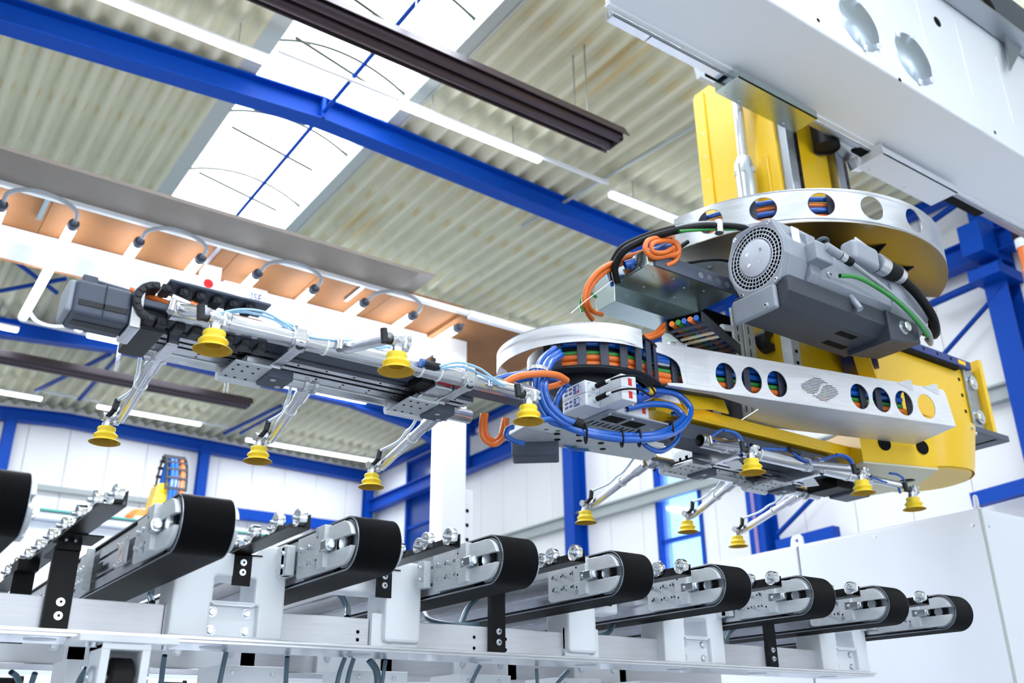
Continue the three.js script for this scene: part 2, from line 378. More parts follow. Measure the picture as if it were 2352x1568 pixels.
[[-3.6, 'big blue column at the right edge under the white gantry'], [-6.55, 'blue column with a pinkish stripe behind the right gripper, beside the white cabinet'], [-9.65, 'blue column behind the middle of the machine, left of the tall window']].forEach(([z, l], i) => {
  const t = thing('steel_column', l, 'column', [XR - 0.12, 0, z], 'blue steel columns');
  part(t, 'shaft', M.blue, ibeam([XR - 0.12, 0, z], [XR - 0.12, 5.5, z], 0.24, 0.2, 0.016, [1, 0, 0]));
  if (i === 1) part(t, 'stripe', std(0x9a83b8, 0.5), lim(XR - 0.255, XR - 0.24, 0, 3.6, z - 0.02, z + 0.02));
  if (i === 0) { part(t, 'bracket', M.blue, lim(XR - 0.5, XR, 4.6, 4.9, z - 0.1, z + 0.1, 0.01), lim(XR - 0.4, XR, 4.4, 4.5, z - 0.14, z + 0.14)); }
});
single('eave_beam', 'blue steel beam along the eave of the window wall, under the gantry', 'beam', M.blue, null, ibeam([XR - 0.12, 5.5, ZB + 0.2], [XR - 0.12, 5.5, -1], 0.18, 0.14, 0.014));
single('crane_rail_beam', 'blue steel beam running at mid height along the window wall', 'beam', M.blue, null, ibeam([XR - 0.16, 4.78, ZB + 0.2], [XR - 0.16, 4.78, -0.5], 0.22, 0.16, 0.014));
single('wall_rail', 'pale grey rail along the window wall below the blue beam', 'rail', M.trimGrey, null, lim(XR - 0.1, XR, 3.4, 3.52, ZB + 0.1, ZF), lim(XR - 0.14, XR, 3.52, 3.54, ZB + 0.1, ZF));
single('wall_beam', 'short blue beam low on the window wall, just above the cabinet top beside the lifting lug', 'beam', M.blue, null, bar([7.8, 2.533, -6.312], [7.8, 2.559, -5.603], 0.1, 0.12));
single('wall_beam', 'blue beam low on the window wall, meeting the ring eye at the cabinet corner', 'beam', M.blue, null, bar([7.8, 2.579, -4.202], [7.8, 2.616, -3.523], 0.1, 0.12));
single('wall_rail', 'pale rail across the left of the back wall, behind the small yellow robot', 'rail', M.trimGrey, null, lim(-5, 5.1, 4.36, 4.44, ZB, ZB + 0.08));
single('wall_beam', 'blue beam across the back wall, behind the third belt', 'beam', M.blue, null, lim(5.1, XR - 0.2, 4.28, 4.46, ZB, ZB + 0.12, 0.005));
const brace = (a, b, r, l) => single('brace_rod', l, 'brace', M.blueDark, 'blue brace rods', rod(a, b, r));
brace([7.75, 4.41, -4.322], [7.75, 4.447, -3.474], 0.035, 'thick blue brace rod rising to the big column at the right edge');
brace([7.78, 3.895, -4.233], [7.78, 4.339, -3.531], 0.022, 'thin steep blue brace rod below the big column at the right edge');
brace([7.7, 4.56, -3.771], [7.7, 4.495, -3.522], 0.018, 'short blue tie beside the bracket of the big column at the right edge');
brace([7.7, 5.187, -3.984], [7.7, 5.296, -3.468], 0.03, 'blue brace rod just under the gantry, right of the perforated drum');
brace([7.8, 2.668, -6.303], [7.8, 2.997, -5.722], 0.025, 'blue brace rod from the column with a stripe up behind the gripper motor');
brace([1.817, 5.45, -14.301], [2.332, 5.45, -12.304], 0.03, 'left one of the two blue roof braces above the leftmost low light strip');
brace([2.41, 5.45, -14.351], [2.443, 5.45, -12.356], 0.03, 'right one of the two blue roof braces above the leftmost low light strip');
brace([0.693, 5.5, -10.131], [1.391, 5.5, -10.874], 0.025, 'blue roof brace behind the first light tube, running down to the right');
brace([0.856, 5.5, -11.181], [1.395, 5.5, -10.45], 0.025, 'blue roof brace behind the first light tube, rising to the right');
brace([4.737, 5.45, -14.781], [4.973, 5.45, -13], 0.03, 'left one of two blue roof braces behind the middle suction arm');
brace([4.955, 5.45, -14.638], [5.074, 5.45, -13.126], 0.025, 'right one of two blue roof braces behind the middle suction arm');

// LED strip lights
function led(x0, x1, z, label, group) {
  const y = Math.min(roofY(x0), roofY(x1)) - 0.235, t = thing('strip_light', label, 'lamp', [(x0 + x1) / 2, y, z], group);
  part(t, 'housing', M.frameWhite, lim(x0, x1, y + 0.035, y + 0.065, z - 0.03, z + 0.03, 0.008));
  part(t, 'diffuser', M.lamp, lim(x0 + 0.01, x1 - 0.01, y - 0.005, y + 0.036, z - 0.032, z + 0.032, 0.015));
  for (const x of [x0 + 0.3, x1 - 0.3]) part(t, 'hanger', M.steel, rod([x, y + 0.06, z], [x, y + 0.26, z], 0.004, 0.004, 6));
  const l = new THREE.RectAreaLight(0xeaf2ff, LED, x1 - x0 - 0.02, 0.06);
  l.position.set((x0 + x1) / 2, y - 0.012, z);
  l.lookAt((x0 + x1) / 2, -5, z);
  l.name = 'strip_lamp';
  scene.add(l);
}
const G = 'LED strip lights in rows under the roof';
led(0.3, 1.874, -5.6, 'bright LED strip light at the top left, left of the skylight', G);
led(2.9, 4.31, -5.58, 'bright LED strip light right of the skylight, under the dark heater', G);
led(5.09, 6.67, -5.57, 'bright LED strip light beside the yellow column, its end behind the drum', G);
led(3.53, 5.1, -8.67, 'LED strip light whose bright tip shows at the right end of the brown canopy', G);
led(5.85, 7.42, -8.67, 'LED strip light just above the left curved cable guard', G);
led(-0.4, 1.19, -11.82, 'LED strip light cut by the left edge, beside the motor of the left gripper', G);
led(1.94, 3.53, -11.86, 'LED strip light behind the left gripper, left part under its motor', G);
led(4.34, 5.9, -12.0, 'LED strip light behind the left gripper, seen between the suction arms', G);
led(0.35, 1.93, -14.4, 'LED strip light near the back wall, cut by the left edge', G);
led(2.69, 4.27, -14.52, 'LED strip light near the back wall, left of the middle suction arm', G);
led(5.04, 7.5, -14.6, 'longest LED strip light near the back wall, between middle and right suction arm', G);
for (const [z, xs] of [[-2.6, [-4.5, -2.1, 0.3, 2.7, 5.1]], [0.4, [-4.5, -2.1, 0.3, 2.7, 5.1]], [3.4, [-4.5, -2.1, 0.3, 2.7, 5.1]], [-5.6, [-4.5, -2.1]], [-8.67, [-4.5, -2.1]]])
  xs.forEach((x, i) => led(x, x + 1.58, z, 'LED strip light out of picture, ' + ['first', 'second', 'third', 'fourth', 'fifth'][i] + ' from the left in the row ' + ({ '-2.6': 'over the belts', '0.4': 'over the viewer', '3.4': 'behind the viewer', '-5.6': 'by the rafter', '-8.67': 'behind the rafter' })[String(z)], G));
for (const [x0, x1, z] of [[1.874, 2.9, -5.6], [4.31, 5.09, -5.58], [5.1, 5.85, -8.67], [1.19, 1.94, -11.84], [1.93, 2.69, -14.46], [4.27, 5.04, -14.56]])
  single('light_rail', { '1.874': 'white carrier rail crossing the skylight between two light strips', '4.31': 'white carrier rail between the strip under the heater and the strip beside the yellow column', '5.1': 'white carrier rail beside the curved cable guard, right of the canopy', '1.19': 'white carrier rail under the motor of the left gripper', '1.93': 'white carrier rail near the back wall, left of the second strip', '4.27': 'white carrier rail near the back wall behind the middle suction arm' }[String(x0)], 'rail', M.frameWhite, 'light carrier rails', lim(x0, x1, roofY(x0) - 0.185, roofY(x0) - 0.155, z - 0.015, z + 0.015));

// dark radiant heaters
function heater(x0, x1, y, z, label) {
  const t = thing('radiant_heater', label, 'heater', [(x0 + x1) / 2, y - 0.06, z], 'radiant heaters');
  part(t, 'hood', M.heater, ext([[-0.14, 0], [-0.09, 0.1], [0.09, 0.1], [0.14, 0], [0.132, 0], [0.085, 0.092], [-0.085, 0.092], [-0.132, 0]].map(([a, b]) => [z + a, y + b - 0.02]), [], 'x', x0, x1 - x0));
  for (const dz of [-0.055, 0.055]) part(t, 'burner_tube', M.heater, rod([x0, y, z + dz], [x1 - 0.03, y, z + dz], 0.042, 0.042, 18));
  part(t, 'end_cap', M.black, lim(x1 - 0.06, x1 - 0.01, y - 0.04, y + 0.06, z - 0.09, z + 0.09, 0.02));
  for (const x of many(x1 - 0.35, x0, -1.4)) for (const dz of [-0.07, 0.07]) part(t, 'chain', M.steel, rod([x, y + 0.06, z + dz], [x, roofY(x), z + dz], 0.005, 0.005, 6));
}
heater(-2, 4.2, 4.95, -4.47, 'long dark radiant heater hanging in front of the skylight, its end at the roof middle');
heater(-2, 4.1, 4.95, -11.85, 'dark radiant heater hanging far back, behind the first suction arm');

{
  const a = [7.45, 4.539, -3.164], t = thing('wall_pipe', 'orange pipe with white collar and black cap at the right edge', 'pipe', [7.45, 0, a[2]]);
  part(t, 'cap', M.black, rod([7.45, a[1] - 0.02, a[2]], [7.45, a[1] + 0.1, a[2]], 0.06, 0.06, 20));
  part(t, 'collar', M.frameWhite, rod([7.45, a[1] - 0.1, a[2]], [7.45, a[1] - 0.02, a[2]], 0.055, 0.055, 20));
  part(t, 'tube', M.orange, rod([7.45, 0, a[2]], [7.45, a[1] - 0.1, a[2]], 0.05, 0.05, 20));
}

// ---------- light canopy on a white portal, far left ----------
const CY = 3.42;
{
  const t = thing('light_canopy', 'brown wooden light canopy with grey front edge, behind the left gripper', 'canopy', [2, CY, -5.4]);
  const bx0 = 0.02, bx1 = 3.28;
  part(t, 'front_panel', M.plywood, ext([[0.08, 0], [2.62, 0], [2.75, 0.02], [2.75, 0.022], [0.02, 0.022]].map(([a, b]) => [a, CY + 0.04 + b]), [], 'z', -4.99, 0.31));
  for (const x of many(0.02, 3.1, 0.525)) part(t, 'board', M.tan, lim(x, x + 0.521, CY + 0.05, CY + 0.07, -5.98, -5.0));
  for (const x of [3.16]) part(t, 'board', M.tan, lim(x, x + 0.95, CY + 0.02, CY + 0.05, -6.25, -5.0));
  part(t, 'edge_strip', M.frameWhite, lim(0.02, 3.2, CY + 0.015, CY + 0.05, -5.02, -4.99, 0.004), lim(3.2, 4.15, CY - 0.005, CY + 0.05, -5.02, -4.98, 0.004));
  part(t, 'cross_beam', M.frameWhite, lim(-0.4, 3.3, CY - 0.04, CY + 0.05, -5.76, -5.5, 0.01));
  for (const x of [0.5, 1.45, 2.4]) part(t, 'slat', M.steel, lim(x, x + 0.025, CY + 0.03, CY + 0.05, -5.3, -5.04));
}
{
  const t = thing('portal_post', 'white portal post standing behind the end of the left gripper', 'post', [3.25, 0, -5.5]);
  const a = [3.248, 2.205, -5.4], b = [3.443, 2.67, -5.4];
  part(t, 'post', M.frameWhite, lim(a[0], b[0], 0, CY + 0.02, -5.55, -5.4, 0.006));
  part(t, 'upright', M.frameWhite, lim(b[0], b[0] + 0.1, 0, 2.35, -5.56, -5.46, 0.006));
  for (const y of many(0.9, 2.3, 0.1)) hole(t, [b[0] + 0.05, y, -5.459], [0, 0, 1], 0.014);
}
{
  const t = thing('marker_box', 'small white box with a red round mark on the canopy beam', 'box', [1.508, 3.214, -5.3]);
  const p = [1.472, 3.212, -5.32], q = [1.579, 3.56, -5.32];
  part(t, 'case', M.frameWhite, lim(p[0], q[0], p[1], q[1], -5.45, -5.33, 0.008));
  const c = [1.503, 3.339, -5.32];
  place(t, 'mark', join([new THREE.CylinderGeometry(0.03, 0.03, 0.004, 24)]), M.red, [c[0], c[1], -5.328], [0, 0, 1]);
}
{
  const m = print(0.27, 0.07, (x, w, h) => { x.fillStyle = '#f4f6fa'; x.fillRect(0, 0, w, h); x.fillStyle = '#3f5f9e'; x.font = 'bold ' + Math.round(h * 0.72) + 'px sans-serif'; x.textBaseline = 'middle'; x.textAlign = 'center'; x.fillText('II', w * 0.3, h * 0.55); x.fillText('ISE', w * 0.75, h * 0.6); });
  const a = [1.609, 3.319, -5.36], b = [1.893, 3.329, -5.36];
  const t = thing('name_sign', 'white sign with blurred blue letters beside the marker box on the canopy', 'sign', [a[0], a[1], -5.36]);
  part(t, 'plate', M.frameWhite, lim(a[0], b[0], a[1] - 0.02, a[1] + 0.09, -5.4, -5.365));
  decal(t, 'lettering', m, [a[0], a[1] - 0.015, -5.364], [b[0], a[1] - 0.015, -5.364], [a[0], a[1] + 0.085, -5.364]);
}
const tubeX = [0.0, 0.36, 0.375, 0.78, 1.14, 1.5, 1.86, 2.23, 2.56, 2.94];
const NEAR = [[10, 455], [180, 490], [328, 540], [470, 580], [605, 610], [740, 650], [850, 675], [965, 705], [1060, 740]];
const ends = [[0.309, 3.36, -5.023], [0.665, 3.36, -4.958], [1.015, 3.36, -4.996], [1.369, 3.36, -5.003], [1.718, 3.36, -4.992], [2.09, 3.36, -4.988], [2.441, 3.36, -4.983], [2.802, 3.36, -4.971], [3.16, 3.36, -5.009]];
const tubeSay = ['cut by the left edge', 'longest in view, left of the gripper motor', 'behind the top of the gripper motor', 'in front of the white marker box', 'above the first clamp of the left gripper', 'fourth from the right end', 'third from the right end', 'last but one, ending at the canopy corner', 'at the right end, meeting the white post'];
ends.forEach((p, i) => {
  const x = p[0], z0 = -5.06, z1 = -6.56, y = 3.36;
  const t = thing('light_tube', 'glowing white light tube under the canopy, ' + tubeSay[i], 'lamp', [x, y - 0.02, -5.8], 'light tubes under the canopy');
  part(t, 'tube', M.lamp, rod([x, y, z0 - 0.03], [x, y, z1 + 0.03], 0.028, 0.028, 18));
  part(t, 'end_cap', M.servo, rod([x, y, z0], [x, y, z0 - 0.04], 0.029, 0.029, 18));
  part(t, 'end_cap', M.frameWhite, rod([x, y, z1], [x, y, z1 + 0.04], 0.029, 0.029, 18));
  part(t, 'plug', M.servo, rod([x, y, z0 + 0.05], [x, y, z0], 0.011, 0.014, 12));
  const l = new THREE.RectAreaLight(0xeaf2ff, LED, 0.05, 1.4);
  l.position.set(x, y - 0.031, -5.81); l.lookAt(x, -5, -5.81); l.name = 'tube_lamp';
  scene.add(l);
});
for (const [a, b, l] of [[0, 1, 'left'], [2, 3, 'second'], [4, 5, 'third'], [6, 7, 'right']]) {
  const p = ends[a], q = ends[b], y = 3.36;
  single('tube_cable', 'grey cable looping between two light tubes, ' + { left: 'leftmost loop above the canopy edge', second: 'loop left of the marker box', third: 'loop behind the left gripper clamp', right: 'rightmost loop near the canopy corner' }[l], 'cable', M.cableGrey, 'cable loops joining the light tubes',
    cable([[p[0], y, -5.01], [p[0] + 0.01, y + 0.01, -4.93], [p[0] + 0.1, y + 0.02, -4.86], [q[0] - 0.14, y + 0.02, -4.86], [q[0] - 0.02, y + 0.01, -4.93], [q[0], y, -5.01]], 0.012));
}
single('tube_cable', 'white cable hanging in a bow from the far end of the first light tube', 'cable', M.cableGrey, 'cable loops joining the light tubes', cable([[0.679, 3.36, -6.416], [0.74, 3.3, -6.417], [0.845, 3.28, -6.393], [0.982, 3.3, -6.279], [1.023, 3.36, -6.276]], 0.013));

// ---------- far machines ----------
{
  const o = [2.004, 2.338, -7.6], t = thing('small_robot', 'small yellow robot arm with an upright cable chain loop, far behind the second belt', 'robot', [o[0], [1.502, 2.199, -7][1] + 0.013, -7.6]);
  const p = [1.922, 2.448, -7.6], c = [2.051, 2.622, -7.6];
  part(t, 'pedestal', M.white, lim(p[0] - 0.15, p[0] + 0.35, [1.502, 2.199, -7][1] + 0.013, p[1] - 0.12, -7.8, -7.4, 0.01));
  part(t, 'arm', M.yellow, ext([[-0.1, -0.12], [0.12, -0.14], [0.14, 0.1], [0.05, 0.2], [-0.05, 0.17]].map(([a, b]) => [p[0] + 0.06 + a, p[1] + b]), [], 'z', -7.7, 0.2, 0.01));
  part(t, 'shoulder', M.orange, turned([[0.001, 0.12], [0.08, 0.12], [0.1, 0.08], [0.1, 0], [0.001, 0]], [p[0] - 0.08, p[1] - 0.12, -7.65], [0.2, 0, 1]));
  for (const s of [-0.08, 0.08]) part(t, 'chain_side', M.chainDark, ext((() => { const q = new THREE.Shape(); q.absellipse(0, 0, 0.16, 0.3, 0, Math.PI, false); q.lineTo(-0.13, 0); q.absellipse(0, 0, 0.13, 0.27, Math.PI, 0, true); q.closePath(); return q; })(), [], 'x', c[0] + s, 0.01).translate(0, c[1] - 0.05, -7.6));
  const arc = (dx, r) => cable(many(-0.1, 1.15, 0.1).map((u) => [c[0] + dx, c[1] - 0.05 + Math.sin(u * Math.PI) * 0.28, -7.6 - Math.cos(u * Math.PI) * 0.145]), r);
  part(t, 'hose', M.hoseBlue, arc(-0.03, 0.022), arc(0.0, 0.022));
  part(t, 'hose', M.orange, arc(0.05, 0.02));
  for (const u of many(0, 1.01, 0.09)) part(t, 'chain_bar', M.chainDark, box(0.17, 0.02, 0.02, [c[0], c[1] - 0.05 + Math.sin(u * Math.PI) * 0.3, -7.6 - Math.cos(u * Math.PI) * 0.16]));
}
{
  const t = thing('work_table', 'white machine table with a glass edged top, far behind the first belts', 'table', [2.2, 0, -7.5]);
  const y = [1.502, 2.199, -7][1];
  part(t, 'table_top', M.white, lim(0.2, 2.75, y - 0.05, y, -8.2, -7, 0.008));
  part(t, 'glass_edge', std(0x3f7f78, 0.2), lim(0.2, 2.75, y, y + 0.012, -8.2, -6.98));
  part(t, 'cabinet', M.white, lim(0.3, 2.7, 0, y - 0.05, -8.1, -7.08, 0.01));
  for (const yy of [0.35, 0.7, 1.0]) part(t, 'seam', M.trimGrey, lim(0.3, 2.7, yy, yy + 0.012, -7.08, -7.074));
}
// control cabinet on the right
{
  const x0 = 4.4, x1 = 6.2, z1 = -2.35, zm = -3.437, z0 = -5.35, y = 1.72;
  const t = thing('control_cabinet', 'large white steel control cabinet with lifting eyes at the right', 'cabinet', [5.3, 0, -3.8]);
  part(t, 'cabinet_body', M.white, lim(x0 + 0.02, x1, 0, y, z0, zm - 0.004, 0.004), lim(x0 + 0.02, x1, 0, y, zm + 0.004, z1 - 0.02, 0.004));
  part(t, 'side_panel', M.white, lim(x0, x0 + 0.02, 0.04, y - 0.004, zm + 0.006, z1 - 0.012, 0.006));
  part(t, 'side_panel', M.white, lim(x0, x0 + 0.02, 0.04, y - 0.004, z0, zm - 0.006, 0.006));
  part(t, 'front_panel', M.white, lim(x0 + 0.014, x1, 0.04, y - 0.004, z1 - 0.02, z1, 0.006));
  part(t, 'corner_profile', M.trimGrey, lim(x0 + 0.004, x0 + 0.016, 0, y, z1 - 0.012, z1 - 0.002));
  part(t, 'top_edge', M.white, lim(x0 + 0.005, x1, y - 0.004, y + 0.004, z0, z1 - 0.005));
  for (const p of [[4.4, 1.798, -4.539], [4.4, 1.684, -2.935], [4.4, 1.648, -2.401]]) bolt(t, [4.4, p[1], p[2]], [-1, 0, 0], 0.006, 0.003, 'hex');
  bolt(t, [x0 + 0.05, y - 0.08, z1], [0, 0, 1], 0.006, 0.003, 'hex');
  const e = [4.42, 1.75, -3.45];
  part(t, 'lifting_lug', M.white, ext((() => { const s = new THREE.Shape(); s.moveTo(-0.05, 0); s.lineTo(-0.04, 0.05); s.lineTo(-0.022, 0.068); s.lineTo(0.022, 0.068); s.lineTo(0.04, 0.05); s.lineTo(0.045, 0); s.closePath(); s.holes.push(circ(0, 0.034, 0.013)); return s; })(), [], 'x', 4.42, 0.012, 0.002).translate(0, y, e[2]));
  part(t, 'lifting_ring', M.white, new THREE.TorusGeometry(0.028, 0.01, 12, 32).rotateY(0.6).translate(4.45, y + 0.042, -2.39), rod([4.45, y, -2.39], [4.45, y + 0.016, -2.39], 0.018));
}

// ---------- belt conveyors ----------
const NZ = -2.017, NY = 1.137, NR = 0.063, STEP = 0.3985, TAIL = -4.6;
// ribbed outer skin of a belt: the profile across the belt swept round the nose
function ribbedBelt(x0, x1) {
  const path = [];
  for (const z of [TAIL, -3.6, -2.8]) path.push([z, NY + NR, 0, 1]);
  for (let i = 0; i <= 28; i++) { const a = Math.PI / 2 - Math.PI * i / 28; path.push([NZ + NR * Math.cos(a), NY + NR * Math.sin(a), Math.cos(a), Math.sin(a)]); }
  for (const z of [-2.8, -3.6, TAIL]) path.push([z, NY - NR, 0, -1]);
  const ribs = 46, w = (x1 - x0) / ribs, across = [];
  for (let k = 0; k < ribs; k++) across.push([x0 + w * (k + 0.08), -0.0014], [x0 + w * (k + 0.3), 0.0004], [x0 + w * (k + 0.7), 0.0004], [x0 + w * (k + 0.92), -0.0014]);
  const pos = [], idx = [], n = across.length;
  for (const [z, y, nz, ny] of path) for (const [x, h] of across) pos.push(x, y + ny * h, z + nz * h);
  for (let j = 0; j < path.length - 1; j++) for (let i = 0; i < n - 1; i++) { const a = j * n + i; idx.push(a, a + n, a + 1, a + 1, a + n, a + n + 1); }
  const g = new THREE.BufferGeometry();
  g.setAttribute('position', new THREE.Float32BufferAttribute(pos, 3));
  g.setIndex(idx);
  g.computeVertexNormals();
  return g;
}
function stadium(r, tail) { const s = new THREE.Shape(); s.moveTo(tail, NY + r); s.lineTo(NZ, NY + r); s.absarc(NZ, NY, r, Math.PI / 2, -Math.PI / 2, true); s.lineTo(tail, NY - r); s.closePath(); return s; }
function makeBelt(label) {
  const x0 = 0.96, x1 = 1.07, t = thing('belt_conveyor', label, 'conveyor', [1.015, NY - NR, -2.2], 'black ribbed belt conveyors');
  const body = stadium(NR - 0.0016, TAIL), inner = new THREE.Path(stadium(NR - 0.0045, TAIL - 0.02).getPoints(24));
  const loop = ext(body.getPoints(28).map((p) => [p.x, p.y]), [stadium(NR - 0.0045, TAIL + 0.01).getPoints(28).map((p) => [p.x, p.y])], 'x', x0, x1 - x0);
  part(t, 'belt', M.belt, ribbedBelt(x0, x1), loop);
  const edge = (x) => ext(stadium(NR - 0.0004, TAIL + 0.05).getPoints(28).map((p) => [p.x, p.y]), [stadium(NR - 0.0036, TAIL + 0.06).getPoints(28).map((p) => [p.x, p.y])], 'x', x, 0.0012);
  part(t, 'belt_edge', M.steel, edge(x0 - 0.0012), edge(x1));
  const teeth = [];
  for (let i = 0; i <= 34; i++) { const a = Math.PI * 0.56 - Math.PI * 1.12 * i / 34, r = NR - 0.0062; teeth.push(box(x1 - x0 + 0.0016, 0.0032, 0.0026, [(x0 + x1) / 2, NY + r * Math.sin(a), NZ + r * Math.cos(a)], [-a, 0, 0])); }
  part(t, 'belt_teeth', M.dark, teeth);
  part(t, 'pulley', M.steel, rod([x0 + 0.001, NY, NZ], [x1 - 0.001, NY, NZ], NR - 0.005, NR - 0.005, 40));
  // aluminium profile with grooves on both sides
  const c = (x0 + x1) / 2, half = [[0, 0.193], [0.049, 0.193], [0.049, 0.165], [0.036, 0.165], [0.036, 0.157], [0.049, 0.157], [0.049, 0.118], [0.036, 0.118], [0.036, 0.11], [0.049, 0.11], [0.049, 0.086], [0, 0.086]];
  part(t, 'profile', M.alu, ext([...half.map(([a, b]) => [c + a, 1 + b]), ...half.slice(1, -1).reverse().map(([a, b]) => [c - a, 1 + b])], [], 'z', TAIL + 0.1, -2.09 - TAIL - 0.1));
  part(t, 'wear_strip', M.chainDark, lim(x0 + 0.01, x1 - 0.01, NY - NR + 0.005, NY - NR + 0.011, TAIL + 0.1, -2.1));
  for (const s of [-1, 1]) {
    const f = s < 0 ? x0 : x1, at = (o, w) => (s < 0 ? f - o - w : f + o);   // o: distance outside the belt edge, w: thickness
    part(t, 'side_plate', M.aluPlate, ext([[-2.285, 1.096], [-2.275, 1.088], [-2.12, 1.086], [-2.06, 1.086], [-2.06, 1.19], [-2.285, 1.19]], [], 'x', at(0, 0.007), 0.007, 0.001));
    const D = (up) => { const r = 0.0505, q = new THREE.Shape(); const g0 = 0.013; if (up) { const a = Math.asin(g0 / r); q.moveTo(-2.1, NY + g0); q.lineTo(NZ + r * Math.cos(a) - 0.004, NY + g0); q.absarc(NZ, NY, r, a, Math.PI / 2, false); q.lineTo(-2.1, NY + r); } else { const a = Math.asin(g0 / r); q.moveTo(-2.1, NY - r); q.lineTo(NZ, NY - r); q.absarc(NZ, NY, r, -Math.PI / 2, -a, false); q.lineTo(-2.1, NY - g0); } q.closePath(); return q; };
    part(t, 'nose_plate', M.aluPlate, ext(D(true), [], 'x', at(0.001, 0.012), 0.012, 0.0012));
    part(t, 'nose_plate', M.aluPlate, ext(D(false), [], 'x', at(0.001, 0.012), 0.012, 0.0012));
    part(t, 'tension_block', M.aluPlate, ext([[-2.142, 1.09], [-2.09, 1.092], [-2.09, 1.128], [-2.142, 1.128]], [], 'x', at(0.006, 0.018), 0.018, 0.001), ext([[-2.142, 1.128], [-2.118, 1.128], [-2.118, 1.152], [-2.142, 1.152]], [], 'x', at(0.006, 0.018), 0.018, 0.001), ext([[-2.142, 1.152], [-2.09, 1.152], [-2.09, 1.192], [-2.142, 1.192]], [], 'x', at(0.006, 0.018), 0.018, 0.001));
    part(t, 'axle_block', M.zinc, box(0.022, 0.024, 0.034, [s < 0 ? f - 0.022 : f + 0.022, NY + 0.002, -2.074], null, 0.002));
    part(t, 'axle', M.zinc, rod([s < 0 ? f - 0.002 : f + 0.002, NY, NZ], [s < 0 ? f - 0.012 : f + 0.012, NY, NZ], 0.016));
    part(t, 'axle_slot', M.dark, lim(at(0.0005, 0.004), at(0.0005, 0.004) + 0.004, NY - 0.012, NY + 0.012, -2.08, NZ + 0.03));
    const xb = s < 0 ? f - 0.022 : f + 0.022, dir = [s, 0, 0], xp = at(0.007, 0) + (s < 0 ? 0 : 0), face = s < 0 ? f - 0.007 : f + 0.007, face2 = s < 0 ? f - 0.024 : f + 0.024;
    bolt(t, [xb, NY + 0.002, -2.057], [0, 0, 1], 0.0105, 0.009, 'hex');
    bolt(t, [xb, NY + 0.002, -2.091], [0, 0, -1], 0.007, 0.012, 'hex');
    for (const [z, y] of [[-2.247, 1.157], [-2.245, 1.121], [-2.2, 1.157], [-2.198, 1.12], [-2.156, 1.156], [-2.154, 1.119]]) bolt(t, [face, y, z], dir, 0.0058, 0.011, 'socket');
    for (const [z, y] of [[-2.265, 1.156], [-2.263, 1.12], [-2.222, 1.156], [-2.221, 1.119], [-2.178, 1.158], [-2.176, 1.121], [-2.168, 1.162]]) hole(t, [face, y, z], dir, 0.0032);
    for (const y of [1.182, 1.1]) bolt(t, [face2, y, -2.13], dir, 0.006, 0.0015, 'socket');
    for (const y of [1.168, 1.113]) hole(t, [face2, y, -2.13], dir, 0.0032);
  }
  return t;
}
const beltSay = ['cut by the left edge of the picture', 'with a warning sticker on its side', 'third from the left edge, right of the window bracket', 'fourth from the left edge, above a black post', 'fifth from the left edge, mid row', 'sixth from the left edge', 'fourth from the right end', 'third from the right end', 'last but one at the right end', 'last at the right end'];
const belt0 = makeBelt('black ribbed belt conveyor, ' + beltSay[0]);
belt0.position.x = 1.015 - 2 * STEP;
const belts = [belt0];
for (let i = 1; i < 9; i++) {
  const c = belt0.clone();
  c.name = numbered('belt_conveyor');
  c.position.x = 1.015 + (i - 2) * STEP;
  c.userData = { ...belt0.userData, label: 'black ribbed belt conveyor, ' + beltSay[i < 6 ? i : i + 1] };
  scene.add(c);
  belts.push(c);
}
// guard plate with a prohibition sticker on the second belt, and its bolted strap
{
  const t = belts[1];
  bases.set(t, V([t.position.x, t.position.y, t.position.z]));
  const x = 0.5615 - 0.001;
  part(t, 'guard_plate', M.aluPlate, lim(x - 0.003, x, 1.105, 1.17, -2.45, -2.36, 0.001));
  const stick = print(0.03, 0.05, (c, w, h) => { c.fillStyle = '#f2f2f0'; c.fillRect(0, 0, w, h); c.translate(w / 2, h / 2); c.strokeStyle = '#c42a30'; c.lineWidth = w * 0.07; c.beginPath(); c.ellipse(0, 0, w * 0.38, h * 0.4, 0, 0, 7); c.stroke(); c.fillStyle = '#333'; c.beginPath(); c.ellipse(w * 0.02, -h * 0.02, w * 0.1, h * 0.2, 0.3, 0, 7); c.fill(); c.beginPath(); c.moveTo(-w * 0.25, h * 0.26); c.lineTo(w * 0.25, -h * 0.26); c.stroke(); }, 128);
  decal(t, 'sticker', stick, [x - 0.0035, 1.113, -2.435], [x - 0.0035, 1.113, -2.395], [x - 0.0035, 1.163, -2.435], 0.0006);
  for (const [z, y] of [[-2.445, 1.163], [-2.365, 1.165], [-2.455, 1.112], [-2.37, 1.112]]) bolt(t, [x - 0.003, y, z], [-1, 0, 0], 0.005, 0.005, 'socket');
  part(t, 'mount_plate', M.aluPlate, lim(x - 0.008, x - 0.001, 1.085, 1.19, -2.84, -2.72, 0.002), lim(x - 0.02, x, 1.085, 1.195, -2.72, -2.705, 0.002));
  part(t, 'joint_strap', M.chainDark, lim(x - 0.002, x, 1.128, 1.145, -2.7, -2.6));
  for (const z of [-2.83, -2.79, -2.75]) for (const y of [1.15, 1.115]) bolt(t, [x - 0.008, y, z], [-1, 0, 0], 0.006, 0.01, 'socket');
}

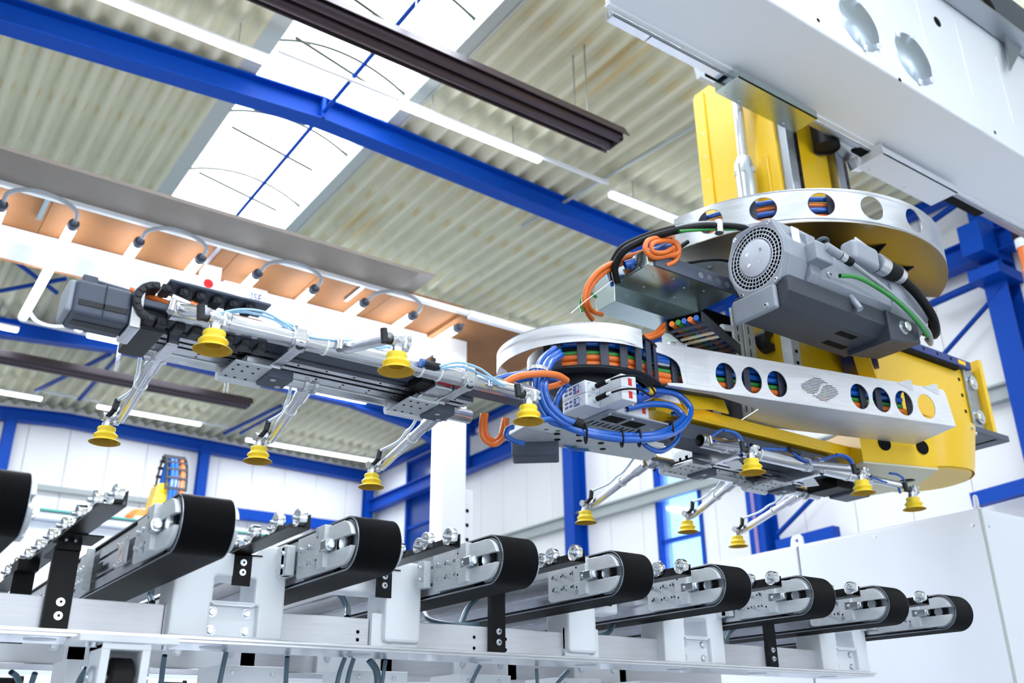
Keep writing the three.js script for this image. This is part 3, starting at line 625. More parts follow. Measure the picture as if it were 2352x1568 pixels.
// ---------- roller rails between the belts ----------
const wheelGeo = join([turned([[0.0055, 0.0035], [0.011, 0.0035], [0.0135, 0.001], [0.0185, 0.001], [0.021, -0.001], [0.0218, -0.001], [0.0225, 0.0005], [0.0225, 0.016], [0.0215, 0.0175], [0.019, 0.0175], [0.018, 0.012], [0.0055, 0.012]], [0, 0, 0], [0, 1, 0], 32, 0.5)]);
const hubGeo = join([new THREE.CylinderGeometry(0.006, 0.006, 0.012, 6).translate(0, -0.002, 0), turned([[0.001, -0.012], [0.0035, -0.012], [0.0045, -0.011], [0.0045, 0.02], [0.001, 0.02]], [0, 0, 0], [0, 1, 0], 14), new THREE.CylinderGeometry(0.009, 0.009, 0.002, 20).translate(0, 0.002, 0)]);
function rollerRail(k, kind, label) {
  const x = 0.43 + STEP * k, t = thing('roller_rail', 'black rail of steel wheels ' + label, 'roller rail', [x, 0.95, -2.3], 'black roller rails between the belts');
  const L = ext([[x - 0.024, 1.1515], [x + 0.025, 1.1515], [x + 0.027, 1.1535], [x + 0.027, 1.186], [x + 0.0245, 1.186], [x + 0.0245, 1.155], [x - 0.024, 1.155]], [], 'z', TAIL, -1.99 - TAIL);
  part(t, 'channel', M.blackGloss, L);
  const n = k < 3 ? 16 : k < 5 ? 9 : 6;
  for (let i = 0; i < n; i++) {
    const z = -2.012 - 0.0745 * i, off = i % 2 ? -0.021 : 0.001;
    const w = place(t, 'wheel', wheelGeo, M.chrome, [x + off + 0.002, 1.1805, z], [1, 0, 0]);
    const h = new THREE.Mesh(hubGeo, M.zinc); h.name = 'hub'; put(h, w);
  }
  if (kind === 'post') {
    part(t, 'post', M.black, lim(x - 0.026, x + 0.028, 0.952, 1.13, -2.378, -2.37, 0.001), lim(x - 0.026, x + 0.028, 1.123, 1.131, -2.5, -2.37), lim(x - 0.03, x - 0.026, 0.952, 1.13, -2.378, -2.36));
    part(t, 'rail_bracket', M.black, ext([[x - 0.026, 1.125], [x + 0.028, 1.125], [x + 0.028, 1.15], [x - 0.026, 1.15]], [], 'z', -2.37, 0.004), lim(x - 0.026, x + 0.06, 1.1475, 1.1515, -2.42, -2.3));
    for (const y of [0.981, 1.011]) bolt(t, [x + 0.004, y - 0.002, -2.37], [0, 0, 1], 0.0068, 0.006, 'socket');
    if (k === 0) part(t, 'rear_post', M.black, lim(x - 0.05, x + 0.0, 0.95, 1.13, -2.75, -2.742), lim(x - 0.05, x, 1.124, 1.1515, -2.8, -2.7));
    for (const dx of [-0.008, 0.012]) bolt(t, [x + dx, 1.147, -2.36], [0, -1, 0], 0.004, 0.005, 'hex');
  } else {
    const d = kind === 'clip' ? 0.045 : 0.078, xs = kind === 'clip' ? 0.0 : 0.006;
    part(t, 'rail_bracket', M.black, lim(x - 0.022 + xs, x + 0.024 + xs, 1.1515 - d, 1.1515, -2.35, -2.343, 0.001), lim(x - 0.022 + xs, x + 0.05 + xs, 1.148, 1.1515, -2.42, -2.343));
    for (const y of kind === 'clip' ? [1.128] : [1.132, 1.108]) bolt(t, [x + 0.002 + xs, y - 0.002, -2.343], [0, 0, 1], 0.0062, 0.004, 'socket');
  }
}
rollerRail(0, 'post', 'between first and second belt at the left');
rollerRail(1, 'bracket', 'between second and third belt from the left');
rollerRail(2, 'bracket', 'between third and fourth belt, below the portal post');
rollerRail(3, 'post', 'between fourth and fifth belt, on a black post');
rollerRail(4, 'clip', 'between fifth and sixth belt from the left');
rollerRail(5, 'clip', 'between fourth and third belt from the right');
rollerRail(6, 'post', 'between third and second belt from the right');
rollerRail(7, 'clip', 'between last two belts at the right');
rollerRail(-1, 'clip', 'hidden behind the belt at the left edge');

// ---------- beam, track and cast brackets ----------
{
  const t = thing('cross_beam', 'brushed aluminium cross beam with a flat track under it, carrying the white brackets', 'beam', [1.4, 0.93, -2.43], 'cross beams');
  for (const [a, b] of [[-0.6, 0.668], [0.668, 1.213], [1.213, 2.0], [2.0, 2.27], [2.27, 3.06], [3.06, 3.32]]) part(t, 'beam_segment', M.aluRaw, lim(a + 0.0006, b - 0.0006, 0.945, 1.021, -2.48, -2.38, 0.002));
  part(t, 'track', M.alu, lim(-0.7, 3.33, 0.93, 0.9445, -2.5, -2.318, 0.002));
  part(t, 'track_lip', M.alu, lim(-0.7, 3.33, 0.9375, 0.9445, -2.318, -2.305, 0.001));
  for (let i = 0; i < 8; i++) place(t, 'recess', once('rec', () => join([new THREE.CylinderGeometry(0.034, 0.034, 0.002, 32)])), M.steel, [0.41 + 0.392 * i, 0.9302, -2.4], [0, -1, 0]);
  for (const [a, b] of [[1.18, 0.985], [1.18, 0.965], [1.55, 0.99], [1.55, 0.96], [1.66, 0.99], [1.66, 0.96]]) hole(t, [a, b, -2.38], [0, 0, 1], 0.005);
}
function castBracket(kind, x0, x1, label) {
  const t = thing('cast_bracket', 'white cast bracket ' + label, 'bracket', [(x0 + x1) / 2, 0.945, -2.36], 'white cast brackets');
  const zb = -2.46, zf = -2.345;
  if (kind === 'full') {
    const wx0 = x0 + 0.098, wx1 = x1 - 0.08;
    const s = new THREE.Shape();
    s.moveTo(x0, 0.947); s.lineTo(x1, 0.947); s.lineTo(x1 - 0.002, 1.15); s.absarc(x1 - 0.014, 1.168, 0.012, 0, Math.PI / 2, false);
    s.lineTo(x1 - 0.05, 1.178); s.bezierCurveTo(x1 - 0.075, 1.176, x1 - 0.08, 1.152, x1 - 0.1, 1.15); s.lineTo(x0 + 0.1, 1.152); s.bezierCurveTo(x0 + 0.08, 1.155, x0 + 0.075, 1.176, x0 + 0.05, 1.178); s.lineTo(x0 + 0.014, 1.178); s.absarc(x0 + 0.014, 1.166, 0.012, Math.PI / 2, Math.PI, false); s.closePath();
    s.holes.push(rrect(wx0, 1.03, wx1, 1.094, 0.008, true));
    s.holes.push(rrect(wx0 - 0.004, 0.95, wx1 + 0.012, 1.028, 0.004, true));
    part(t, 'frame', M.castWhite, ext(s, [], 'z', zb, zf - zb, 0.006));
    part(t, 'foot_plate', M.castWhite, lim(wx0 - 0.03, wx1 + 0.03, 0.948, 1.033, -2.378, -2.366, 0.002));
    for (const xx of [wx0 + 0.008, wx1 - 0.009]) for (const y of [1.01, 0.966]) bolt(t, [xx, y, -2.366], [0, 0, 1], 0.0092, 0.007, 'hex');
    for (const [s2, f] of [[-1, x0], [1, x1]]) part(t, 'lug', M.castWhite, lim(f - (s2 < 0 ? 0.01 : 0.03), f + (s2 < 0 ? 0.03 : 0.0), 1.1, 1.178, -2.42, -2.3, 0.003));
  } else {
    const r = kind === 'right', px0 = r ? x0 : x1 - 0.08, hx0 = r ? x1 - 0.11 : x0, hx1 = r ? x1 : x0 + 0.11;
    part(t, 'horn', M.castWhite, ext(rrect(hx0, 0.96, hx1, 1.175, 0.012), [], 'z', zb, zf - zb, 0.008));
    part(t, 'foot_plate', M.castWhite, lim(Math.min(x0, hx0), Math.max(x1, hx1), 0.947, 1.035, -2.378, -2.366, 0.002));
    const bx = r ? x0 + 0.055 : x1 - 0.03;
    for (const y of [1.01, 0.967]) bolt(t, [bx, y, -2.366], [0, 0, 1], 0.0092, 0.007, 'hex');
    part(t, 'arm', M.castWhite, lim(r ? x0 - 0.12 : hx1 - 0.02, r ? hx0 + 0.02 : x1 + 0.12, 1.09, 1.15, zb - 0.02, zb + 0.06, 0.01));
  }
  if (kind !== 'left') {
    const f = x1;
    part(t, 'side_lug', M.aluPlate, lim(f - 0.03, f - 0.02 + 0.012, 1.1, 1.172, -2.32, -2.285, 0.001));
    for (const y of [1.155, 1.122]) bolt(t, [f - 0.03, y, -2.3], [-1, 0, 0], 0.0055, 0.009, 'socket');
  }
  return t;
}
castBracket('full', 0.672, 0.955, 'with a window and four bolts between second and third belt');
castBracket('right', 1.213, 1.353, 'without window, left of the fourth belt');
castBracket('left', 1.872, 2.005, 'without window, right of the fifth belt');
castBracket('full', 2.268, 2.552, 'with a window between fourth and third belt from the right');
castBracket('full', 3.066, 3.35, 'with a window under the last belt at the right');

// ---------- second row behind ----------
{
  const t = thing('cross_beam', 'second grey cross beam farther back, seen through the gaps under the belts', 'beam', [1.6, 0.9, -3.4], 'cross beams');
  part(t, 'beam_segment', M.aluRaw, lim(-0.8, 3.6, 0.945, 1.04, -3.45, -3.35, 0.003));
  part(t, 'track', M.alu, lim(-0.8, 3.6, 0.925, 0.9445, -3.5, -3.27, 0.002));
}
for (const [x, i] of [[0.52, 0], [1.08, 1], [1.62, 2], [2.2, 3], [2.8, 4]]) {
  const t = thing('cast_bracket', 'white cast bracket farther back, ' + ['seen left of the fork wheel', 'seen through the window of the first bracket', 'behind the narrow bracket left of the fourth belt', 'behind the black post of the fourth belt', 'behind the bluish part of the cross beam'][i], 'bracket', [x, 0.945, -3.35], 'white cast brackets');
  part(t, 'frame', M.castWhite, ext([[x - 0.13, 0.947], [x + 0.13, 0.947], [x + 0.13, 1.165], [x + 0.06, 1.175], [x + 0.03, 1.14], [x - 0.05, 1.14], [x - 0.08, 1.17], [x - 0.13, 1.165]], [rrect(x - 0.05, 1.03, x + 0.05, 1.1, 0.01, true).getPoints(6).map((p) => [p.x, p.y])], 'z', -3.44, 0.12, 0.006));
  for (const dx of [-0.09, 0.09]) bolt(t, [x + dx, 1.0, -3.32], [0, 0, 1], 0.0105, 0.007, 'hex');
  part(t, 'black_bracket', M.black, lim(x + 0.14, x + 0.19, 0.93, 1.15, -3.36, -3.35));
}
// covers and drive boxes hanging below the second beam
for (let i = 0; i < 8; i++) {
  const x = 0.25 + i * STEP, t = thing('drive_cover', 'white folded cover below the track, ' + ['left of the fork wheel', 'right of the fork wheel', 'under the first white bracket with a window', 'below the narrow bracket left of the fourth belt', 'below the black post of the fourth belt', 'below the sixth belt', 'below the bracket near the right end', 'last one at the right'][i], 'cover', [x, 0.74, -2.85], 'white folded covers');
  part(t, 'shell', M.castWhite, ext([[x - 0.1, 0.92], [x - 0.1, 0.86], [x - 0.06, 0.82], [x + 0.07, 0.82], [x + 0.11, 0.86], [x + 0.11, 0.92]], [], 'z', -2.95, 0.18, 0.003));
  part(t, 'base_beam', M.alu, lim(x - STEP / 2 + 0.002, x + STEP / 2 - 0.002, 0.74, 0.8, -2.95, -2.85, 0.003));
  for (const dx of [-0.06, 0.06]) bolt(t, [x + dx, 0.9, -2.77], [0, 0, 1], 0.006, 0.005, 'hex');
  part(t, 'stop_pin', M.black, rod([x + 0.12, 0.86, -2.7], [x + 0.19, 0.86, -2.7], 0.007), rod([x + 0.12, 0.86, -2.7], [x + 0.127, 0.86, -2.7], 0.012), rod([x + 0.183, 0.86, -2.7], [x + 0.19, 0.86, -2.7], 0.012), rod([x + 0.155, 0.86, -2.7], [x + 0.155, 0.86, -2.8], 0.006));
}
// fork with track wheel
{
  const t = thing('track_wheel', 'black track wheel in a white fork under the track, bottom left', 'wheel', [0.56, 0.74, -2.28]);
  part(t, 'mount_plate', M.castWhite, lim(0.455, 0.665, 0.914, 0.929, -2.36, -2.215, 0.002));
  for (const [a, b] of [[0.505, 0.523], [0.59, 0.608]]) part(t, 'fork_leg', M.castWhite, ext([[-2.34, 0.914], [-2.225, 0.914], [-2.235, 0.8], [-2.33, 0.8]], [], 'x', a, b - a, 0.002));
  part(t, 'fork_back', M.castWhite, lim(0.505, 0.608, 0.8, 0.914, -2.345, -2.33, 0.003), lim(0.505, 0.608, 0.9, 0.914, -2.345, -2.225, 0.003));
  part(t, 'roller', M.black, turned([[0.001, 0], [0.038, 0], [0.042, 0.004], [0.042, 0.044], [0.038, 0.048], [0.001, 0.048]], [0.533, 0.845, -2.27], [1, 0, 0], 36));
  part(t, 'axle', M.zinc, rod([0.49, 0.845, -2.27], [0.62, 0.845, -2.27], 0.009), turned([[0.001, 0], [0.02, 0], [0.024, 0.006], [0.014, 0.012], [0.001, 0.012]], [0.505, 0.845, -2.27], [-1, 0, 0], 24));
  for (const dx of [0.475, 0.49, 0.64]) bolt(t, [dx, 0.914, -2.24], [0, -1, 0], 0.007, 0.01, 'socket');
}
// grey hoses under the track and conduits between the belts
const hose = (pts, r, say) => single('hose', say, 'hose', M.hoseGrey, 'grey hoses under the conveyors', cable(pts, r));
hose([[0.395, 0.873, -2.6], [0.414, 0.862, -2.62], [0.431, 0.83, -2.64]], 0.007, 'grey hose end at the bottom left corner, first from the left edge');
hose([[0.447, 0.872, -2.6], [0.446, 0.844, -2.62], [0.446, 0.821, -2.64]], 0.007, 'short grey hose at the bottom left, second from the left edge');
hose([[0.567, 0.888, -2.62], [0.56, 0.863, -2.64], [0.557, 0.824, -2.66]], 0.009, 'thick grey hose left of the fork wheel at the bottom edge');
hose([[0.745, 0.924, -2.6], [0.75, 0.899, -2.62], [0.757, 0.826, -2.64]], 0.007, 'grey hose just right of the fork wheel');
hose([[0.926, 0.947, -2.66], [0.92, 0.896, -2.66], [0.913, 0.83, -2.66]], 0.007, 'grey hose below the window bracket, straight and steep');
hose([[1.078, 0.934, -2.6], [1.087, 0.899, -2.62], [1.098, 0.832, -2.64]], 0.007, 'grey hose hanging below the third belt');
hose([[1.262, 0.94, -2.62], [1.248, 0.898, -2.62], [1.237, 0.834, -2.62]], 0.007, 'left one of two slanting grey hoses below the third belt');
hose([[1.3, 0.941, -2.64], [1.288, 0.901, -2.64], [1.279, 0.836, -2.64]], 0.007, 'right one of two slanting grey hoses below the third belt');
hose([[1.361, 0.941, -2.66], [1.386, 0.911, -2.66], [1.395, 0.839, -2.66]], 0.011, 'thick grey hose bow below the bracket left of the fourth belt');
hose([[1.384, 0.936, -2.6], [1.378, 0.895, -2.6], [1.372, 0.836, -2.6]], 0.006, 'thin grey hose right of the thick bow');
hose([[1.728, 0.935, -2.62], [1.709, 0.906, -2.62], [1.677, 0.842, -2.62]], 0.008, 'grey hose below the black post of the fourth belt');
hose([[1.935, 0.932, -2.6], [1.937, 0.898, -2.6], [1.94, 0.846, -2.6]], 0.006, 'thin upright grey hose below the fifth belt');
hose([[2.082, 0.931, -2.62], [2.034, 0.891, -2.62], [1.988, 0.847, -2.62]], 0.008, 'slanting grey hose below the bracket right of the fifth belt');
hose([[0.732, 1.124, -2.75], [0.73, 1.11, -2.75], [0.729, 1.091, -2.75], [0.728, 1.069, -2.72]], 0.009, 'short corrugated conduit behind the second belt, above the beam');
hose([[1.198, 1.132, -2.6], [1.222, 1.104, -2.58], [1.231, 1.072, -2.56], [1.214, 1.039, -2.52]], 0.0095, 'corrugated conduit bending down under the third belt');
hose([[1.506, 1.088, -2.6], [1.476, 1.044, -2.5], [1.5, 1.029, -2.44], [1.562, 1.029, -2.42], [1.59, 1.033, -2.42]], 0.008, 'grey hose sagging onto the beam under the fourth belt');
hose([[1.645, 1.125, -2.5], [1.606, 1.09, -2.5], [1.554, 1.032, -2.46]], 0.009, 'grey conduit rising from the beam to the fourth belt');
hose([[2.183, 1.122, -2.5], [2.186, 1.079, -2.5], [2.164, 1.047, -2.5], [2.11, 1.03, -2.5]], 0.009, 'grey conduit hooked down under the fifth belt');
hose([[2.843, 1.107, -2.55], [2.795, 1.073, -2.55], [2.78, 1.033, -2.55]], 0.008, 'grey conduit beside the bracket near the right end');

// ---------- gantry ----------
{
  const y = 3.88, t = thing('gantry_beam', 'huge pale grey gantry beam across the upper right corner with two round covers', 'beam', [4.9, y, -2.32]);
  part(t, 'box_beam', M.gantry, lim(2.37, 7.6, y, 5.0, -2.55, -2.09, 0.012));
  part(t, 'lip', M.gantry, lim(2.37, 7.6, y - 0.012, y, -2.55, -2.52, 0.002));
  part(t, 'guide_rail', M.steel, lim(2.42, 7.5, y - 0.028, y - 0.012, -2.575, -2.55, 0.003), lim(2.42, 7.5, y - 0.02, y + 0.02, -2.6, -2.575, 0.003));
  for (const [x, w] of [[2.42, 0.24], [2.67, 0.5], [3.2, 0.5]]) part(t, 'rail_cover', M.alu, lim(x, x + w, y - 0.034, y - 0.03, -2.6, -2.555, 0.001));
  part(t, 'cable_slot', M.dark, lim(3.1, 3.75, y - 0.03, y - 0.01, -2.62, -2.56), lim(4.3, 4.9, y - 0.03, y - 0.01, -2.62, -2.56), lim(5.0, 5.6, y - 0.03, y - 0.01, -2.62, -2.56));
  for (const x of [3.71, 4.185]) {
    const c = place(t, 'round_cover', once('cov', () => join([turned([[0.001, 0.004], [0.158, 0.004], [0.163, 0], [0.163, -0.004], [0.001, -0.004]], [0, 0, 0], [0, 1, 0], 48)])), M.coverBlue, [x, 4.108, -2.088], [0, 0, 1]);
    for (const [dx, dy] of [[-0.125, 0.1], [0.02, 0.158], [0.128, -0.092], [0.0, -0.16]]) {
      const k = new THREE.Mesh(once('clip', () => join([box(0.022, 0.012, 0.034, [0, 0.008, 0], null, 0.003), rod([0, 0, 0], [0, 0.02, 0], 0.006)])), M.frameWhite);
      k.name = 'clip'; k.position.set(dx, 0, -dy); put(k, c);
    }
  }
  hole(t, [4.554, 4.551, -2.089], [0, 0, 1], 0.035);
  for (const [x, y0, y1] of [[3.55, 4.2, 4.7], [3.95, 4.28, 4.62], [4.36, 4.14, 4.62], [4.77, 4.118, 4.69], [5.2, 4.1, 4.6], [5.62, 4.1, 4.6]]) part(t, 'weld_seam', M.frameWhite, rod([x, y0, -2.089], [x, y1, -2.089], 0.005, 0.005, 8));
  for (const p of [[3.35, 3.95], [4.0, 3.885], [4.93, 3.93]]) hole(t, [p[0], p[1], -2.0895], [0, 0, 1], 0.012);
  // dark machine bracket on the upper right of the beam
  const k = thing('gantry_bracket', 'blue grey steel bracket with a round hole at the top right corner', 'bracket', [5.6, 4.45, -1.98]);
  const a = [4.698, 4.721, -2], b = [5.444, 4.796, -2], c = [5.231, 4.53, -2];
  part(k, 'flange', M.steel, bar([a[0] - 0.2, a[1] + 0.06, -2.02], [b[0] + 0.6, b[1] - 0.02, -2.02], 0.12, 0.012));
  part(k, 'web', M.servo, lim(a[0] - 0.1, b[0] + 0.6, b[1] - 0.02, b[1] + 0.45, -2.075, -2.06));
  part(k, 'gusset', M.steel, ext([[b[0] - 0.12, b[1] + 0.15], [b[0] + 0.15, b[1] + 0.1], [c[0], c[1] - 0.05]], [], 'z', -2.05, 0.012));
  hole(k, [b[0] - 0.22, b[1] + 0.2, -2.058], [0, 0, 1], 0.07);
}
// galvanised cover under the gantry, and its white neighbour
{
  const t = thing('gantry_cover', 'shiny galvanised sheet cover under the gantry, reflecting the yellow column', 'cover', [3.4, 3.66, -2.72]);
  const y = 3.8, A = [3.194, 3.8, -2.637], B = [3.173, 3.8, -2.484], C = [3.805, 3.8, -2.506], D = [3.813, 3.8, -2.625];
  part(t, 'sheet', M.zincSheet, lim(A[0], D[0], y, y + 0.006, A[2] - 0.0, B[2]), lim(A[0], D[0], y, y + 0.05, B[2] - 0.006, B[2]), lim(A[0] - 0.006, A[0], y, y + 0.06, A[2], B[2]));
  part(t, 'rear_fold', M.zincSheet, lim(A[0], D[0], y, y + 0.03, A[2] - 0.004, A[2]));
  for (const x of [A[0] + 0.05, A[0] + 0.15, A[0] + 0.5]) bolt(t, [x, y, A[2] + 0.02], [0, -1, 0], 0.006, 0.006, 'hex');
  const P = [4.395, 3.8, -2.64], Q = [5.119, 3.8, -2.551];
  const w = thing('gantry_cover', 'white sheet cover under the right part of the gantry, above the perforated drum', 'cover', [4.8, 3.66, -2.72]);
  part(w, 'sheet', M.white, lim(P[0], P[0] + 0.75, y, y + 0.006, P[2] - 0.02, P[2] + 0.16), lim(P[0], P[0] + 0.75, y, y + 0.05, P[2] + 0.154, P[2] + 0.16));
  part(w, 'end_fold', M.white, lim(P[0] - 0.006, P[0], y, y + 0.07, P[2] - 0.02, P[2] + 0.16));
  for (const x of [P[0] + 0.08, P[0] + 0.42]) bolt(w, [x, y, P[2] + 0.01], [0, -1, 0], 0.006, 0.006, 'hex');
}
// ---------- yellow lifting column ----------
{
  const X = 3.8, z0 = -3.32, z1 = -2.7, t = thing('lift_column', 'tall yellow lifting column hanging behind the gantry, with steel guide rails', 'column', [4.1, 3.25, -3.0]);
  part(t, 'column_body', M.yellow, lim(X, X + 0.62, 3.25, 4.48, z0, z1 - 0.06, 0.008));
  part(t, 'edge_flange', M.yellow, lim(X - 0.012, X, 3.25, 4.45, z0, z0 + 0.085, 0.003));
  part(t, 'front_plate', M.yellow, lim(X + 0.1, X + 0.44, 3.25, 4.4, z1 - 0.06, z1 - 0.045));
  part(t, 'cable_bead', M.yellow, rod([X - 0.004, 3.3, -2.83], [X - 0.004, 3.75, -2.83], 0.008));
  for (const x of [X + 0.02, X + 0.46]) {
    part(t, 'guide_rail', M.steel, lim(x, x + 0.07, 3.25, 4.4, z1 - 0.06, z1, 0.006));
    part(t, 'rack_strip', M.black, lim(x + 0.07, x + 0.13, 3.25, 4.4, z1 - 0.06, z1 - 0.02));
    for (const y of many(3.3, 3.85, 0.105)) place(t, 'hole', once('colh', () => join([new THREE.CylinderGeometry(0.016, 0.016, 0.002, 16)])), M.dark, [x + 0.1, y, z1 - 0.019], [0, 0, 1]);
  }
  for (const y of many(3.3, 4.2, 0.17)) bolt(t, [X - 0.012, y, z0 + 0.06], [-1, 0, 0], 0.005, 0.003, 'hex');
  const s = thing('lift_spindle', 'silver spindle with a thick nut standing before the yellow column', 'spindle', [3.72, 3.1, -2.93]);
  const a = [3.72, 4.177, -2.927], b = [3.72, 3.731, -2.923], c = [3.72, 3.523, -2.926];
  part(s, 'rod', M.alu, rod([3.72, b[1] - 0.05, -2.93], [3.72, 4.3, -2.93], 0.03, 0.03, 24));
  part(s, 'nut', M.zinc, turned([[0.03, 0.03], [0.05, 0.02], [0.055, 0], [0.06, -0.05], [0.058, -0.06], [0.058, -0.36], [0.05, -0.4], [0.001, -0.4]].reverse(), [3.72, b[1], -2.93], [0, 1, 0], 32), turned([[0.064, 0], [0.064, 0.03], [0.05, 0.03]], [3.72, b[1] - 0.09, -2.93], [0, 1, 0], 6));
  part(s, 'lower_rod', M.steel, rod([3.72, 3.1, -2.93], [3.72, b[1] - 0.4, -2.93], 0.03));
  const k = thing('carriage_bracket', 'white lug and bracket at the top of the yellow column, under the gantry edge', 'bracket', [3.6, 3.9, -2.85]);
  const p = [3.316, 4.205, -2.85], q = [3.545, 4.143, -2.85];
  part(k, 'plate', M.white, ext([[p[0], p[1] + 0.0], [p[0] + 0.02, p[1] - 0.1], [q[0], q[1] - 0.03], [3.785, q[1] - 0.05], [3.785, q[1] + 0.1], [q[0] - 0.05, q[1] + 0.06], [p[0] + 0.1, p[1] - 0.02]], [], 'z', -2.88, 0.03, 0.004));
  const m = thing('drive_motor', 'black motor end sticking out beside the galvanised cover, under the gantry', 'motor', [4.133, 3.851, -2.66]);
  const f = [4.15, 3.963, -2.66], g = [4.128, 3.864, -2.66];
  part(m, 'housing', M.black, turned([[0.001, 0], [0.07, 0], [0.075, -0.01], [0.075, 0.3], [0.001, 0.3]], [g[0], g[1] - 0.02, g[2]], [0, 1, 0], 32));
  const h = thing('carriage_plate', 'bright metal carriage plate with a folded end between motor and white cover', 'plate', [4.37, 3.838, -2.66]);
  const i = [4.217, 3.903, -2.64], j = [4.442, 3.823, -2.64];
  part(h, 'plate', M.alu, ext([[i[0], i[1] + 0.06], [j[0] + 0.02, j[1] + 0.08], [j[0] + 0.04, j[1] - 0.0], [j[0] - 0.06, j[1] - 0.03], [j[0] - 0.08, j[1] + 0.03], [i[0], i[1]]], [], 'z', -2.7, 0.06, 0.004));
}
// ---------- perforated cable drum ----------
const DC = [3.193, -2.444], DR = 0.718, DY = 2.52, DH = 0.145;
function arcWall(cx, cz, r, y0, y1, a0, a1, th, holes = [], seg = 64) {      // bent sheet with round holes at [angle, y, radius]
  const s = new THREE.Shape();
  const W = r * (a1 - a0);
  s.moveTo(0, y0); for (let i = 1; i <= seg; i++) s.lineTo(W * i / seg, y0);
  for (let i = seg; i >= 0; i--) s.lineTo(W * i / seg, y1);
  for (const [a, y, q] of holes) s.holes.push(circ(r * (a - a0), y, q));
  const flatG = new THREE.ExtrudeGeometry(s, { depth: th, bevelEnabled: false, curveSegments: 24 });
  let g = flatG;
  // cut long triangles so that the sheet bends smoothly
  const pos = [...g.attributes.position.array], out = [];
  const split = (t, d) => {
    const xs = [t[0], t[3], t[6]], w = Math.max(...xs) - Math.min(...xs);
    if (w < W / seg * 1.6 || d > 7) { out.push(...t); return; }
    let e = 0, best = -1;
    for (let i = 0; i < 3; i++) { const j = (i + 1) % 3, L = Math.abs(t[i * 3] - t[j * 3]); if (L > best) { best = L; e = i; } }
    const f = (e + 1) % 3, o = (e + 2) % 3, P = (k) => t.slice(k * 3, k * 3 + 3), m = P(e).map((v, k) => (v + P(f)[k]) / 2);
    split([...P(e), ...m, ...P(o)], d + 1); split([...m, ...P(f), ...P(o)], d + 1);
  };
  for (let i = 0; i < pos.length; i += 9) split(pos.slice(i, i + 9), 0);
  for (let i = 0; i < out.length; i += 3) { const a = a0 + out[i] / r, R = r - out[i + 2]; out[i + 2] = cz + R * Math.sin(a); out[i] = cx + R * Math.cos(a); }
  g = new THREE.BufferGeometry();
  g.setAttribute('position', new THREE.Float32BufferAttribute(out, 3));
  g.computeVertexNormals();
  return toCreasedNormals(g, 0.5);
}
const rad = (d) => d * Math.PI / 180;
{
  const t = thing('cable_drum', 'large half round aluminium drum with round holes above the grey motor', 'drum', [DC[0], DY, DC[1]]);
  const A0 = rad(38.8), A1 = rad(172);
  const holeAt = [[2.615, 2.59, -1.999], [2.767, 2.59, -1.834], [2.957, 2.59, -1.728], [3.187, 2.59, -1.697], [2.531, 2.59, -2.191]].map((p) => Math.atan2(p[2] - DC[1], p[0] - DC[0]));
  part(t, 'drum_wall', M.drum, arcWall(DC[0], DC[1], DR, DY, DY + DH, A0, A1, 0.004, holeAt.map((a) => [a, DY + DH * 0.5, 0.052])));
  const s = new THREE.Shape();
  s.absarc(0, 0, DR, A0, A1 + 0.5, false); s.closePath();
  part(t, 'bottom_plate', M.mirror, ext(s, [], 'y', DY - 0.004, 0.004, 0, 48).translate(DC[0], 0, DC[1]));
  for (const [a, L] of [[96, 0.62], [70, 0.6], [128, 0.55], [45, 0.5]]) {
    const c = Math.cos(rad(a)), q = Math.sin(rad(a)), tip = [DC[0] + c * L, DC[1] + q * L];
    const g = new THREE.BufferGeometry(), w = 0.0035, px = -q * w, pz = c * w, hub = [DC[0] + c * 0.16, DC[1] + q * 0.16];
    part(t, 'gusset', M.black, ext([[0.16, 0], [L, 0], [0.24, -0.17], [0.16, -0.17]], [], 'z', -0.004, 0.008).applyMatrix4(new THREE.Matrix4().makeBasis(V([c, 0, q]), V([0, 1, 0]), V([-q, 0, c]))).translate(DC[0], DY - 0.004, DC[1]));
  }
  part(t, 'hub', M.chainDark, rod([DC[0], 2.385, DC[1]], [DC[0], DY - 0.004, DC[1]], 0.16, 0.19, 36));
  const v = thing('cable_chain', 'cable chain with blue and orange cables seen through the drum holes', 'cable chain', [DC[0], DY, DC[1]], 'cable chains');
  const ring = (r, y, a, b, n = 40) => Array.from({ length: n + 1 }, (_, i) => { const q = a + (b - a) * i / n; return [DC[0] + r * Math.cos(q), y, DC[1] + r * Math.sin(q)]; });
  const B0 = rad(118), B1 = rad(176);
  [[0.125, M.hoseBlue, 0.011], [0.1, M.orange, 0.009], [0.076, M.hoseBlue, 0.012], [0.05, M.orange, 0.01], [0.026, M.orange, 0.009]].forEach(([h, m, r], i) => part(v, 'cable', m, cable(ring(DR - 0.05 - (i % 2) * 0.004, DY + h, B0, B1), r, 60)));
  for (let i = 0; i <= 7; i++) { const q = B0 + (B1 - B0) * (i + 0.35) / 7; part(v, 'link_bar', M.chain, box(0.007, DH - 0.02, 0.03, [DC[0] + (DR - 0.03) * Math.cos(q), DY + DH / 2, DC[1] + (DR - 0.03) * Math.sin(q)], [0, -q, 0])); }
  part(v, 'inner_wall', M.dark, arcWall(DC[0], DC[1], DR - 0.09, DY + 0.002, DY + DH - 0.01, B0, B1, 0.004));
}
